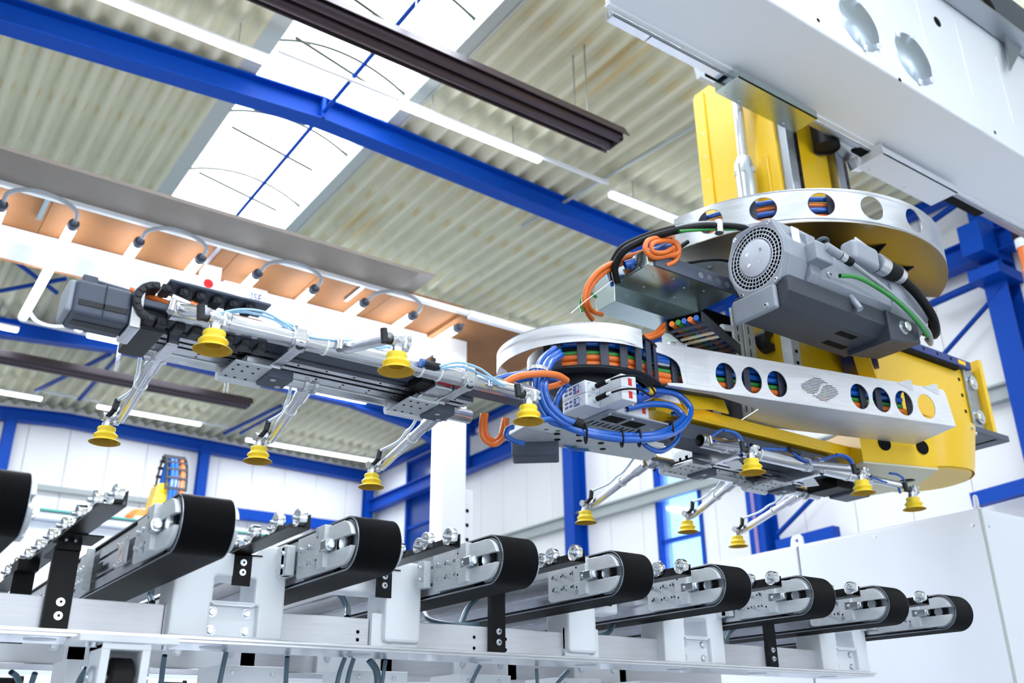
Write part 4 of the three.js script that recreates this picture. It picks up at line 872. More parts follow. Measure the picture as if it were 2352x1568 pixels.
// ---------- servo motor under the drum ----------
{
  const X = 2.39, Y = 2.257, Z = -1.888, t = thing('servo_motor', 'large grey servo motor with a round fan grille, below the perforated drum', 'motor', [2.8, 2.03, Z]);
  const oct = (w, h, c) => [[-w + c, -h], [w - c, -h], [w, -h + c], [w, h - c], [w - c, h], [-w + c, h], [-w, h - c], [-w, -h + c]].map(([a, b]) => [Z + a, Y + b]);
  const fanPlate = (r) => { const o = []; for (const [a, b] of [[0.088, 0.117], [0.066, 0.128], [-0.066, 0.128], [-0.088, 0.117], [-0.125, 0.03], [-0.125, -0.03], [-0.088, -0.117], [-0.066, -0.128], [0.066, -0.128], [0.088, -0.117], [0.125, 0.03], [0.125, -0.03]].sort((p, q) => Math.atan2(p[1], p[0]) - Math.atan2(q[1], q[0]))) o.push([Z + a * r, Y + b * r]); return o; };
  part(t, 'fan_frame', M.motor, ext(fanPlate(1), [circ(Z, Y, 0.116)], 'x', X, 0.03, 0.004, 40));
  part(t, 'fan_housing', M.motor, ext(fanPlate(0.99), [], 'x', X + 0.03, 0.1, 0.006));
  part(t, 'fan_recess', M.dark, rod([X + 0.022, Y, Z], [X + 0.03, Y, Z], 0.116, 0.116, 40));
  const grille = [];
  for (const r of [0.074, 0.088, 0.102, 0.115]) grille.push(new THREE.TorusGeometry(r, 0.0022, 6, 64).rotateY(Math.PI / 2).translate(X + 0.004, Y, Z));
  for (let i = 0; i < 40; i++) { const a = i / 40 * Math.PI * 2, c = Math.cos(a), s = Math.sin(a); grille.push(rod([X + 0.004, Y + 0.068 * c, Z + 0.068 * s], [X + 0.007, Y + 0.117 * c, Z + 0.117 * s], 0.0016, 0.0016, 6)); }
  part(t, 'fan_grille', std(0xc9cfda, 0.45, 0.2), grille);
  part(t, 'fan_hub', std(0xc3c9d6, 0.5, 0.15), turned([[0.001, 0.006], [0.062, 0.006], [0.068, 0.003], [0.068, -0.01], [0.001, -0.01]], [X + 0.002, Y, Z], [-1, 0, 0], 40));
  for (const [a, b] of [[0.02, 0.03], [-0.022, 0.022], [-0.02, -0.026], [0.024, -0.03]]) bolt(t, [X - 0.004, Y + a, Z + b], [-1, 0, 0], 0.005, 0.002, 'socket');
  for (const [a, b] of [[0.107, 0.076], [0.107, -0.078], [-0.114, 0.076], [-0.115, -0.075]]) bolt(t, [X, Y + a, Z + b], [-1, 0, 0], 0.006, 0.004, 'socket');
  part(t, 'flange', M.motor, ext(oct(0.128, 0.128, 0.05), [], 'x', X + 0.13, 0.05, 0.006));
  part(t, 'motor_body', M.motor, ext(oct(0.118, 0.12, 0.045), [], 'x', X + 0.18, 0.44, 0.008));
  part(t, 'name_plate', M.frameWhite, lim(X + 0.06, X + 0.1, Y + 0.02, Y + 0.09, Z + 0.118, Z + 0.122));
  part(t, 'terminal_box', M.motorDark, ext([[Z - 0.125, 2.085], [Z - 0.1, 2.05], [Z + 0.075, 2.05], [Z + 0.115, 2.09], [Z + 0.115, 2.15], [Z - 0.125, 2.15]], [], 'x', X + 0.01, 0.58, 0.008));
  part(t, 'terminal_flange', M.motor, lim(X - 0.01, X + 0.012, 2.04, 2.13, Z - 0.12, Z + 0.07, 0.01));
  part(t, 'vent', M.dark, lim(2.75, 2.85, 2.0495, 2.051, Z + 0.02, Z + 0.05), lim(2.78, 2.9, 2.0495, 2.051, Z - 0.06, Z - 0.03));
  bolt(t, [X - 0.01, 2.06, Z + 0.03], [-1, 0, 0], 0.008, 0.006, 'socket');
  for (const x of [X + 0.24]) bolt(t, [x, 2.21, Z + 0.12], [0, 0, 1], 0.009, 0.006, 'socket');
  part(t, 'post', M.motor, rod([2.75, 2.16, Z + 0.11], [2.75, 2.1, Z + 0.14], 0.012));
  part(t, 'gear_housing', M.motor, turned([[0.001, -0.02], [0.13, -0.02], [0.135, 0], [0.135, 0.05], [0.125, 0.07], [0.122, 0.22], [0.1, 0.25], [0.001, 0.25]], [X + 0.62, Y - 0.02, Z], [1, 0, 0], 40));
  part(t, 'foot', M.motorDark, ext([[2.93, 2.03], [3.12, 2.06], [3.12, 2.14], [2.93, 2.15]], [], 'z', Z - 0.06, 0.19, 0.006));
  bolt(t, [3.02, 2.1, Z + 0.13], [0, 0, 1], 0.02, 0.02, 'hex');
  part(t, 'end_cap', std(0x3a49a8, 0.4), rod([X + 0.872, Y - 0.02, Z], [X + 0.885, Y - 0.02, Z], 0.09, 0.085, 36));
  part(t, 'eye_bolt', M.servo, new THREE.TorusGeometry(0.024, 0.008, 12, 28).rotateX(1.2).translate(2.76, Y + 0.165, Z + 0.02), rod([2.73, Y + 0.11, Z + 0.02], [2.735, Y + 0.15, Z + 0.02], 0.012), rod([2.73, Y + 0.115, Z + 0.02], [2.73, Y + 0.122, Z + 0.02], 0.022));
  part(t, 'plug_box', M.motor, box(0.15, 0.09, 0.07, [2.82, Y + 0.075, Z + 0.13], [0, 0, -0.05], 0.02));
  part(t, 'plug_box', M.motor, box(0.09, 0.07, 0.06, [2.55, Y - 0.005, Z + 0.14], null, 0.006));
  part(t, 'plug', M.alu, rod([2.9, Y + 0.07, Z + 0.14], [2.95, Y + 0.065, Z + 0.14], 0.038, 0.036, 24));
  part(t, 'plug', M.alu, rod([3.02, Y + 0.06, Z + 0.14], [3.05, Y + 0.055, Z + 0.14], 0.034, 0.03, 24));
  part(t, 'plug_sleeve', M.black, rod([2.95, Y + 0.065, Z + 0.14], [3.02, Y + 0.06, Z + 0.14], 0.035, 0.033, 24));
  part(t, 'small_plug', M.motor, rod([2.56, Y + 0.02, Z + 0.17], [2.62, Y + 0.0, Z + 0.18], 0.018, 0.016, 16));
  part(t, 'plug', M.alu, rod([2.62, Y, Z + 0.18], [2.645, Y - 0.005, Z + 0.18], 0.018, 0.018, 16));
  part(t, 'plug_sleeve', M.black, rod([2.645, Y - 0.005, Z + 0.18], [2.68, Y - 0.01, Z + 0.18], 0.016, 0.016, 16));
  part(t, 'white_cover', M.frameWhite, box(0.16, 0.14, 0.01, [2.98, Y + 0.14, Z + 0.06], [0, 0.1, -0.1], 0.004));
  const mc = (pts, m, r, say) => single('motor_cable', say, 'cable', m, 'cables of the servo motor', cable(pts, r));
  mc([[2.68, Y - 0.012, Z + 0.18], [2.8, Y - 0.03, Z + 0.17], [2.92, Y - 0.05, Z + 0.16], [3.05, Y - 0.1, Z + 0.16], [3.15, Y - 0.15, Z + 0.15], [3.24, Y - 0.16, Z + 0.1], [3.32, Y - 0.1, Z + 0.04]], M.cableGrey, 0.008, 'grey cable running along the front of the servo motor');
  mc([[2.645, Y - 0.06, Z + 0.15], [2.72, Y - 0.05, Z + 0.165], [2.85, Y - 0.06, Z + 0.165], [2.97, Y - 0.09, Z + 0.165], [3.05, Y - 0.13, Z + 0.165], [3.14, Y - 0.17, Z + 0.15]], M.green, 0.008, 'green earth cable on the front of the servo motor');
  mc([[3.05, Y + 0.05, Z + 0.14], [3.12, Y + 0.0, Z + 0.15], [3.2, Y - 0.08, Z + 0.15], [3.28, Y - 0.11, Z + 0.1], [3.34, Y - 0.05, Z + 0.02], [3.34, Y + 0.04, Z - 0.08]], M.black, 0.018, 'thick black cable bending round the back of the servo motor');
  mc([[3.08, Y + 0.1, Z + 0.1], [3.17, Y + 0.05, Z + 0.11], [3.26, Y - 0.02, Z + 0.1], [3.33, Y - 0.06, Z + 0.06], [3.36, Y - 0.0, Z - 0.02]], M.black, 0.012, 'thinner black cable at the back of the servo motor');
  mc([[3.06, Y + 0.08, Z + 0.12], [3.16, Y + 0.02, Z + 0.125], [3.24, Y - 0.06, Z + 0.12], [3.31, Y - 0.09, Z + 0.08]], M.cableGrey, 0.008, 'light grey cable between the black cables at the back of the servo motor');
}
// ---------- arms ----------
{
  const t = thing('upper_arm', 'yellow upper arm with a dark rail along its top, behind the cable tray', 'robot arm', [3.7, 1.95, -2.4], 'yellow robot arms');
  part(t, 'arm_body', M.yellow, lim(2.98, 4.33, 2.035, 2.34, -2.58, -2.2, 0.006));
  part(t, 'top_rail', M.navy, lim(3.3, 4.25, 2.335, 2.375, -2.3, -2.17, 0.004));
  part(t, 'bellows', M.black, ...many(3.35, 4.15, 0.012).map((x) => lim(x, x + 0.006, 2.318, 2.336, -2.215, -2.172)));
  for (const x of [3.75, 3.86, 3.97, 4.08]) hole(t, [x, 2.355, -2.1695], [0, 0, 1], 0.008);
  part(t, 'rail_mark', M.labelYellow, lim(4.14, 4.2, 2.345, 2.365, -2.17, -2.168));
  part(t, 'end_plate', M.steel, lim(4.2, 4.3, 2.03, 2.34, -2.2, -2.185, 0.004));
  for (const y of [2.27, 2.1]) part(t, 'roller', M.zinc, turned([[0.001, 0.018], [0.018, 0.018], [0.022, 0.012], [0.034, 0.012], [0.036, 0], [0.001, 0]], [4.25, y, -2.185], [0, 0, 1], 28));
  part(t, 'end_flange', M.yellow, lim(4.31, 4.34, 2.0, 2.4, -2.6, -2.16, 0.004));
  for (const y of [2.28, 2.2, 2.12]) hole(t, [4.17, y, -2.199], [0, 0, 1], 0.009);
  part(t, 'bottom_plate', M.servo, lim(4.0, 4.42, 2.0, 2.03, -2.5, -2.15, 0.004));
  part(t, 'hinge_ring', M.yellow, turned([[0.09, -0.03], [0.125, -0.03], [0.125, 0.03], [0.09, 0.03], [0.09, -0.03]], [3.3, 2.2, -2.12], [0.5, 0.05, 1], 40));
  part(t, 'hinge_motor', std(0x1a2260, 0.4), rod([3.26, 2.2, -2.2], [3.33, 2.205, -2.08], 0.085, 0.088, 36));
  part(t, 'edge_strip', M.aluPlate, lim(2.93, 2.98, 1.99, 2.34, -2.24, -2.19, 0.003));
  for (const y of [2.05, 2.09, 2.14, 2.2]) hole(t, [2.955, y, -2.189], [0, 0, 1], 0.008);
  const c = thing('arm_carriage', 'yellow block joining the lifting column to the upper arm', 'block', [3.9, 2.2, -2.65]);
  part(c, 'block', M.yellow, lim(3.85, 4.3, 2.1, 3.35, -2.72, -2.59, 0.01));
}
{
  const X = 2.78, t = thing('belt_lift', 'grey toothed lifting straps with dark pulleys between the metal box and the yellow arm', 'lift', [2.85, 1.9, -2.35]);
  part(t, 'strap', M.aluPlate, ext((() => { const s = new THREE.Shape(); s.moveTo(X, 1.86); s.lineTo(X + 0.055, 1.86); s.lineTo(X + 0.05, 2.3); s.absarc(X + 0.0, 2.3, 0.05, 0, Math.PI / 2, false); s.closePath(); return s; })(), [], 'z', -2.36, 0.012, 0.002));
  part(t, 'strap', M.aluPlate, lim(X + 0.06, X + 0.125, 1.86, 2.36, -2.36, -2.345, 0.003));
  for (const [x, r] of [[X + 0.02, 9], [X + 0.085, 11]]) part(t, 'slot', M.dark, ...many(1.9, 2.28, 0.05).map((y) => lim(x, x + 0.004, y, y + 0.032, -2.345, -2.3435)));
  part(t, 'side_frame', M.servo, lim(X - 0.09, X - 0.02, 1.86, 2.1, -2.42, -2.38), lim(X - 0.03, X - 0.015, 1.86, 2.2, -2.38, -2.34));
  part(t, 'pulley', M.chainDark, turned([[0.02, 0], [0.06, 0], [0.064, 0.004], [0.064, 0.05], [0.02, 0.05]], [X + 0.2, 2.02, -2.36], [0, 0, 1], 36));
  part(t, 'pulley', M.chainDark, turned([[0.02, 0], [0.05, 0], [0.05, 0.05], [0.02, 0.05]], [X + 0.19, 2.24, -2.36], [0, 0, 1], 36));
  part(t, 'pulley_face', M.steel, turned([[0.012, 0.052], [0.03, 0.052], [0.034, 0.044], [0.012, 0.044]], [X + 0.2, 2.02, -2.36], [0, 0, 1], 28));
  part(t, 'arm', M.aluPlate, bar([X + 0.235, 2.28, -2.3], [X + 0.255, 2.1, -2.3], 0.05, 0.012, [0, 0, 1], 0.003));
  for (const y of [2.135, 2.105]) bolt(t, [X + 0.25, y, -2.292], [0, 0, 1], 0.011, 0.008, 'socket');
  part(t, 'lever', M.black, bar([X + 0.27, 2.12, -2.31], [X + 0.23, 2.06, -2.31], 0.025, 0.014, [0, 0, 1], 0.003));
  part(t, 'back_plate', M.dark, lim(X - 0.09, X + 0.16, 1.86, 2.36, -2.56, -2.43));
}
{
  const t = thing('lower_arm', 'yellow lower arm running under the cable tray to the gripper', 'robot arm', [3.0, 1.72, -2.25], 'yellow robot arms');
  part(t, 'arm_body', M.yellow, lim(2.2, 3.62, 1.768, 1.812, -2.46, -2.24, 0.006));
  part(t, 'under_rib', M.yellow, lim(2.3, 3.2, 1.76, 1.769, -2.42, -2.29, 0.003));
  part(t, 'edge_strip', M.yellow, lim(2.2, 3.4, 1.762, 1.772, -2.252, -2.236, 0.003));
  for (const x of [2.5, 2.8, 3.05]) part(t, 'slot', M.frameWhite, lim(x, x + 0.1, 1.7585, 1.761, -2.37, -2.355));
  part(t, 'flap', M.yellow, ext([[2.24, 1.85], [2.3, 1.875], [2.38, 1.87], [2.46, 1.8], [2.3, 1.77]], [], 'z', -2.2, 0.012, 0.003), ext([[2.4, 1.87], [2.5, 1.87], [2.53, 1.8], [2.42, 1.8]], [], 'z', -2.21, 0.012, 0.003));
  part(t, 'elbow_box', M.yellow, ext([[3.25, -2.166], [3.6, -2.061], [3.78, -2.3], [3.72, -2.6], [3.4, -2.62]].map(([a, b]) => [a, b]), [], 'y', 1.728, 0.15, 0.004));
  part(t, 'cream_plate', M.cream, ext([[3.25, -2.166], [3.6, -2.061], [3.78, -2.3], [3.72, -2.6], [3.4, -2.62]], [disc(3.645, -2.237, 0.034)], 'y', 1.72, 0.008));
  hole(t, [3.645, 1.7275, -2.237], [0, -1, 0], 0.035);
  for (const [x, z, y] of [[3.36, -2.131, 1.79], [3.54, -2.078, 1.79]]) place(t, 'hole', once('elb', () => join([new THREE.CylinderGeometry(0.03, 0.03, 0.002, 24)])), M.dark, [x, y + 0.02, z + 0.0015], [-0.29, 0, 1]);
  const sh = new THREE.CylinderGeometry(0.26, 0.22, 0.2, 40, 1, true, -0.9, 2.3).translate(3.82, 1.86, -2.28);
  const e = thing('elbow_shroud', 'yellow curved elbow shroud with bolts at the right end of the lower arm', 'shroud', [3.82, 1.74, -2.28]);
  part(e, 'shell', M.yellow, sh, new THREE.CylinderGeometry(0.255, 0.215, 0.2, 40, 1, true, -0.9, 2.3).translate(3.82, 1.86, -2.28));
  part(e, 'core', M.yellow, rod([3.82, 1.78, -2.28], [3.82, 1.985, -2.28], 0.15, 0.2, 36));
  part(e, 'bottom_disc', M.yellow, rod([3.82, 1.755, -2.28], [3.82, 1.768, -2.28], 0.205, 0.215, 40));
  for (const a of [0.2, 0.6, 1.0]) bolt(e, [3.82 + 0.256 * Math.sin(a), 1.94, -2.28 + 0.256 * Math.cos(a)], [Math.sin(a), 0, Math.cos(a)], 0.008, 0.006, 'hex');
}
// ---------- cable tray with its chain ----------
{
  const turn = -0.2245, t = thing('cable_tray', 'long brushed steel cable tray with round holes and a slotted round emblem', 'tray', [2.17, 1.82, -2.14], null, turn);
  const s = new THREE.Shape();
  s.moveTo(0.0, 0); s.lineTo(1.283, 0); s.lineTo(1.262, 0.13); s.quadraticCurveTo(1.258, 0.145, 1.245, 0.145); s.lineTo(-0.02, 0.152); s.quadraticCurveTo(-0.045, 0.15, -0.048, 0.132); s.quadraticCurveTo(-0.046, 0.112, -0.03, 0.112);
  s.bezierCurveTo(0.01, 0.106, 0.05, 0.1, 0.055, 0.06); s.lineTo(0.062, 0.012); s.lineTo(0, 0.006); s.closePath();
  for (const u of [0.24, 0.348, 0.457, 0.829, 0.932, 1.041, 1.151]) s.holes.push(circ(u, 0.063, 0.043, 0.05));
  // emblem: two rounded diamonds cut in slots, parted by an S
  const slots = [], U = (x) => 0.646 + (x - 575) * 0.000223;
  [[470, 635], [415, 690], [365, 745], [315, 645], [270, 610], [215, 585], [205, 565], [205, 550], [215, 530], [250, 505], [305, 455]].forEach(([a, b], i) => slots.push([U(a), U(b), 0.1106 - i * 0.0062 - 0.002]));
  [[705, 845], [655, 900], [630, 925], [610, 940], [600, 945], [580, 925], [555, 885], [515, 840], [410, 795], [475, 745], [530, 695]].forEach(([a, b], i) => slots.push([U(a), U(b), 0.0878 - i * 0.0062 - 0.0007]));
  slots.sort((p, q) => q[2] - p[2]);
  for (const [a, b, y] of slots) s.holes.push(slotPath(a, b, y, 0.0016));
  part(t, 'front_plate', M.trayWhite, ext(s, [], 'z', -0.003, 0.003, 0, 20));
  const bt = new THREE.Shape();
  bt.moveTo(0, 0); bt.lineTo(1.283, 0); bt.lineTo(1.31, -0.24); bt.lineTo(0.46, -0.27); bt.lineTo(0.44, -0.1); bt.lineTo(0.2, -0.03); bt.lineTo(0, -0.02); bt.closePath();
  part(t, 'bottom_plate', M.sheet, ext(bt, [], 'y', -0.003, 0.003));
  part(t, 'perforated_panel', M.bandAlu, lim(0.075, 0.175, 0.012, 0.135, 0, 0.0012), ...many(0.08, 0.17, 0.0075).flatMap((u) => many(0.016, 0.13, 0.0075).map((y) => box(0.0045, 0.0045, 0.0012, [u, y, 0.0014]))));
  part(t, 'hinge_plate', M.sheet, lim(0.02, 0.09, 0.148, 0.162, -0.02, 0.002, 0.002));
  for (const u of [0.035, 0.075]) bolt(t, [u, 0.155, 0.002], [0, 0, 1], 0.005, 0.003, 'hex');
  for (const u of [1.09, 1.22]) part(t, 'ear', M.sheet, ext([[u - 0.07, 0.143], [u, 0.165], [u + 0.008, 0.16], [u + 0.008, 0.12], [u, 0.12]], [], 'z', -0.02, 0.022, 0.001));
  const c = thing('cable_chain', 'cable chain with green, orange and blue cables inside the long tray', 'cable chain', [2.17, 1.82, -2.14], 'cable chains', turn);
  [[0.118, M.hoseBlue, 0.012], [0.092, M.hoseBlue, 0.012], [0.066, M.green, 0.009], [0.045, M.orange, 0.012], [0.02, M.orange, 0.011]].forEach(([y, m, r]) => part(c, 'cable', m, rod([-0.06, y, -0.045], [1.07, y, -0.045], r, r, 12)));
  for (const u of many(-0.04, 1.09, 0.0745)) part(c, 'link_bar', M.chain, lim(u, u + 0.027, 0.004, 0.138, -0.03, -0.022, 0.002));
  part(c, 'back_wall', M.dark, lim(-0.06, 1.1, 0.004, 0.14, -0.075, -0.068));
  part(c, 'link_side', M.chainDark, lim(-0.05, 1.1, 0.003, 0.01, -0.07, -0.024), lim(-0.05, 1.1, 0.132, 0.14, -0.07, -0.024));
}
// ---------- wrist: band guard, chain, sensors ----------
const WC = [2.0, -2.39];
{
  const t = thing('band_guard', 'bright curved aluminium band round the wrist cables, left of the cable tray', 'guard', [WC[0], 1.9, WC[1]]);
  part(t, 'band', M.bandAlu, arcWall(WC[0], WC[1], 0.297, 1.9, 1.968, rad(86), rad(243), 0.003));
  part(t, 'top_flange', M.bandAlu, arcWall(WC[0], WC[1], 0.297, 1.964, 1.968, rad(100), rad(200), 0.02));
  const c = thing('cable_chain', 'cable chain with blue and orange cables bending round the wrist', 'cable chain', [WC[0], 1.82, WC[1]], 'cable chains');
  const ring = (r, y, a, b, n = 40) => Array.from({ length: n + 1 }, (_, i) => { const q = rad(a + (b - a) * i / n); return [WC[0] + r * Math.cos(q), y, WC[1] + r * Math.sin(q)]; });
  [[0.118, M.hoseBlue, 0.012, 0], [0.094, M.hoseBlue, 0.013, 0.004], [0.07, M.black, 0.008, 0.01], [0.058, M.green, 0.008, 0.0], [0.042, M.orange, 0.011, 0], [0.02, M.orange, 0.012, 0.004], [0.106, M.hoseBlue, 0.011, 0.03], [0.08, M.cableGrey, 0.008, 0.028]].forEach(([y, m, r, d]) => part(c, 'cable', m, cable([...ring(0.252 - d, 1.82 + y, 152, 62), [2.16, 1.82 + y, -2.168], [2.2, 1.82 + y, -2.16]], r, 70)));
  for (const a of [146, 129, 113.5, 99, 86, 74, 62, 51]) part(c, 'link_bar', M.chain, box(0.006, 0.13, 0.03, [WC[0] + 0.274 * Math.cos(rad(a)), 1.885, WC[1] + 0.274 * Math.sin(rad(a))], [0, -rad(a), 0], 0.002));
  part(c, 'link_side', M.chainDark, arcWall(WC[0], WC[1], 0.28, 1.818, 1.826, rad(45), rad(152), 0.05), arcWall(WC[0], WC[1], 0.28, 1.95, 1.958, rad(45), rad(152), 0.05));
  part(c, 'inner_wall', M.dark, arcWall(WC[0], WC[1], 0.215, 1.824, 1.95, rad(30), rad(165), 0.004));
}
{
  const t = thing('wrist_hub', 'silver wrist plate with many holes and grey motor below, carrying both grippers', 'robot wrist', [2.0, 1.6, -2.39]);
  part(t, 'hub', M.chainDark, rod([2, 1.72, -2.39], [2, 1.95, -2.39], 0.19, 0.19, 40));
  const P = (a, b) => [a, b];
  const q = [[1.822, 1.665, -2.38], [2.437, 1.665, -2.31], [2.47, 1.665, -2.604], [1.808, 1.665, -2.534]];
  part(t, 'plate', M.aluPlate, ext([[1.72, -2.29], [2.28, -2.29], [2.34, -2.44], [1.74, -2.5]], [], 'y', 1.65, 0.02, 0.002));
  for (const [x, z] of [[1.86, -2.36], [1.93, -2.33], [1.97, -2.38], [1.9, -2.41], [2.05, -2.36], [2.1, -2.41]]) place(t, 'hole', once('wh', () => join([new THREE.CylinderGeometry(0.011, 0.011, 0.002, 18)])), M.dark, [x, 1.6495, z], [0, -1, 0]);
  for (const [x, z] of [[1.8, -2.34], [1.84, -2.33], [2.0, -2.44], [2.05, -2.44]]) place(t, 'green_plug', once('gp', () => join([new THREE.CylinderGeometry(0.008, 0.008, 0.002, 14)])), M.green, [x, 1.6495, z], [0, -1, 0]);
  part(t, 'print_plate', M.frameWhite, lim(1.74, 1.84, 1.6485, 1.65, -2.36, -2.3));
  part(t, 'motor', M.servo, ext(rrect(-0.05, -0.035, 0.05, 0.035, 0.012), [], 'z', 0, 0.16, 0.006).rotateY(0.9).translate(1.82, 1.635, -2.56));
  part(t, 'motor_cap', M.steel, box(0.06, 0.02, 0.08, [1.86, 1.675, -2.48], [0, 0.9, 0], 0.004));
  part(t, 'neck', M.steel, rod([2, 1.67, -2.39], [2, 1.72, -2.39], 0.12, 0.12, 32));
}
// two switch boxes with keypads, stacked
const keypad = (lit) => print(0.06, 0.045, (x, w, h) => {
  x.fillStyle = '#d3d7dd'; x.fillRect(0, 0, w, h);
  x.fillStyle = '#1d2f86';
  for (const [a, b] of [[0.12, 0.25], [0.36, 0.25], [0.12, 0.66], [0.36, 0.66]]) { x.beginPath(); x.arc(w * a, h * b, h * 0.14, 0, 7); x.fill(); }
  x.fillRect(w * 0.52, h * 0.08, w * 0.32, h * 0.82);
  x.fillStyle = '#c7d1e6'; x.fillRect(w * 0.66, h * 0.16, w * 0.15, h * 0.5);
  x.fillStyle = '#eef2fb'; x.beginPath(); x.arc(w * 0.58, h * 0.3, h * 0.04, 0, 7); x.fill(); x.beginPath(); x.arc(w * 0.58, h * 0.66, h * 0.04, 0, 7); x.fill();
  if (lit) { x.fillStyle = '#ff5a78'; x.fillRect(w * 0.68, h * 0.7, w * 0.1, h * 0.14); }
  x.fillStyle = '#8a93b4'; x.beginPath(); x.ellipse(w * 0.92, h * 0.4, w * 0.03, h * 0.1, 0, 0, 7); x.fill();
}, 256);
for (const [k, say] of [[0, 'lower light grey switch box with blue keypad at the wrist'], [1, 'upper light grey switch box with blue keypad and red light at the wrist']]) {
  const y = 1.681 + k * 0.0425, t = thing('vacuum_switch', say, 'switch box', [1.87, y, -2.15], 'vacuum switch boxes');
  part(t, 'case', M.white, lim(1.813, 1.8715, y, y + 0.0418, -2.268, -2.15, 0.0025));
  part(t, 'side_plate', M.aluPlate, lim(1.822, 1.866, y + 0.004, y + 0.038, -2.15, -2.148, 0.001));
  part(t, 'hood', M.white, lim(1.872, 1.934, y, y + 0.0422, -2.27, -2.045, 0.0025));
  decal(t, 'keypad', keypad(k), [1.8128, y + 0.004, -2.256], [1.8128, y + 0.004, -2.165], [1.8128, y + 0.038, -2.256], 0.0008);
  part(t, 'red_sticker', M.red, lim(1.9, 1.915, y + 0.008, y + 0.032, -2.045, -2.0445));
  part(t, 'socket', M.zinc, rod([1.846, y + 0.021, -2.148], [1.846, y + 0.021, -2.132], 0.0085, 0.0085, 18));
  part(t, 'plug', M.black, rod([1.846, y + 0.021, -2.132], [1.848, y + 0.023, -2.088], 0.0088, 0.0088, 18));
  part(t, 'plug_tip', M.tie, rod([1.848, y + 0.023, -2.088], [1.851, y + 0.024, -2.07], 0.0055, 0.0045, 14));
  for (const [x, yy] of [[1.826, y + 0.034], [1.862, y + 0.008]]) bolt(t, [x, yy, -2.148], [0, 0, 1], 0.003, 0.002, 'hex');
  single('sensor_cable', k ? 'upper thin black cable leaving the switch boxes' : 'lower thin black cable leaving the switch boxes', 'cable', M.black, 'thin cables of the switch boxes', cable([[1.851, y + 0.024, -2.07], [1.87, y + 0.027, -2.03], [1.92, y + 0.03, -2.015], [1.98, y + 0.025 - 0.008 * k, -2.03], [2.03, 1.735, -2.06]], 0.0034));
}
{
  const t = thing('vacuum_pump', 'grey slotted vacuum generator block under the switch boxes', 'vacuum block', [2.02, 1.673, -2.22]);
  part(t, 'block', M.motor, lim(1.9, 2.16, 1.673, 1.68, -2.285, -2.14, 0.002));
  part(t, 'side_block', M.white, lim(1.96, 2.13, 1.682, 1.752, -2.27, -2.2, 0.003));
  for (const [x, z] of [[1.93, -2.195], [2.02, -2.2]]) part(t, 'grille', M.dark, lim(x, x + 0.07, 1.672, 1.6732, z - 0.025, z + 0.025));
  for (const x of many(1.915, 2.13, 0.022)) part(t, 'slot', M.dark, lim(x, x + 0.006, 1.672, 1.6732, -2.275, -2.24));
  for (const [x, z] of [[1.915, -2.155], [2.01, -2.155], [2.14, -2.2], [1.99, -2.232]]) bolt(t, [x, 1.673, z], [0, -1, 0], 0.006, 0.005, 'hex');
  part(t, 'red_sticker', M.red, lim(2.1, 2.115, 1.72, 1.742, -2.2, -2.199));
}
// galvanised cable box left of the motor
{
  const x0 = 2.05, x1 = 2.47, t = thing('cable_box', 'galvanised sheet metal box with folded faces where the orange cables end', 'box', [2.25, 2.12, -2.2]);
  const prof = [[-2.07, 2.275], [-2.07, 2.212], [-2.245, 2.206], [-2.247, 2.142], [-2.352, 2.14], [-2.352, 2.275]];
  part(t, 'shell', M.zincSheet, ext(prof, [], 'x', x0, x1 - x0, 0.002));
  part(t, 'side_strip', M.servo, lim(x0 + 0.03, x1 + 0.06, 2.214, 2.27, -2.07, -2.064));
  for (const x of [2.3, 2.345, 2.39, 2.435, 2.48]) place(t, 'hole', once('cbh', () => join([new THREE.CylinderGeometry(0.013, 0.013, 0.002, 22)])), M.zinc, [x, 2.238, -2.0635], [0, 0, 1]);
  part(t, 'end_flap', M.zincSheet, ext([[-2.1, 2.21], [-2.235, 2.207], [-2.225, 2.24], [-2.12, 2.235]], [], 'x', x0 - 0.01, 0.004));
  part(t, 'notch', M.hoseBlue, lim(2.33, 2.37, 2.11, 2.14, -2.3, -2.2, 0.003));
  for (const [x, z] of [[2.12, -2.12], [2.2, -2.1], [2.28, -2.13], [2.36, -2.11], [2.15, -2.2], [2.3, -2.2]]) bolt(t, [x, z < -2.15 ? 2.206 : 2.21, z], [0, -1, 0], 0.0035, 0.002, 'hex');
  part(t, 'lower_sheet', M.zincSheet, lim(2.37, 2.56, 2.07, 2.076, -2.36, -2.16), lim(2.36, 2.366, 2.07, 2.15, -2.34, -2.18));
  part(t, 'valve', M.frameWhite, rod([2.46, 2.1, -2.13], [2.53, 2.12, -2.15], 0.012));
  const p = thing('guide_plate', 'grey sheet plate with black edge behind the cable box, left of the fan', 'plate', [2.4, 2.3, -2.2]);
  part(p, 'plate', M.sheet, ext([[2.19, -2.3], [2.4, -2.06], [2.62, -2.02], [2.62, -2.4], [2.3, -2.45]], [], 'y', 2.33, 0.004));
  part(p, 'edge_trim', M.black, cable([[2.19, 2.33, -2.3], [2.3, 2.33, -2.175], [2.4, 2.33, -2.06], [2.52, 2.33, -2.04]], 0.006));
  for (const [x, z] of [[2.42, -2.12], [2.35, -2.22], [2.5, -2.3]]) bolt(p, [x, 2.33, z], [0, -1, 0], 0.008, 0.004, 'hex');
}
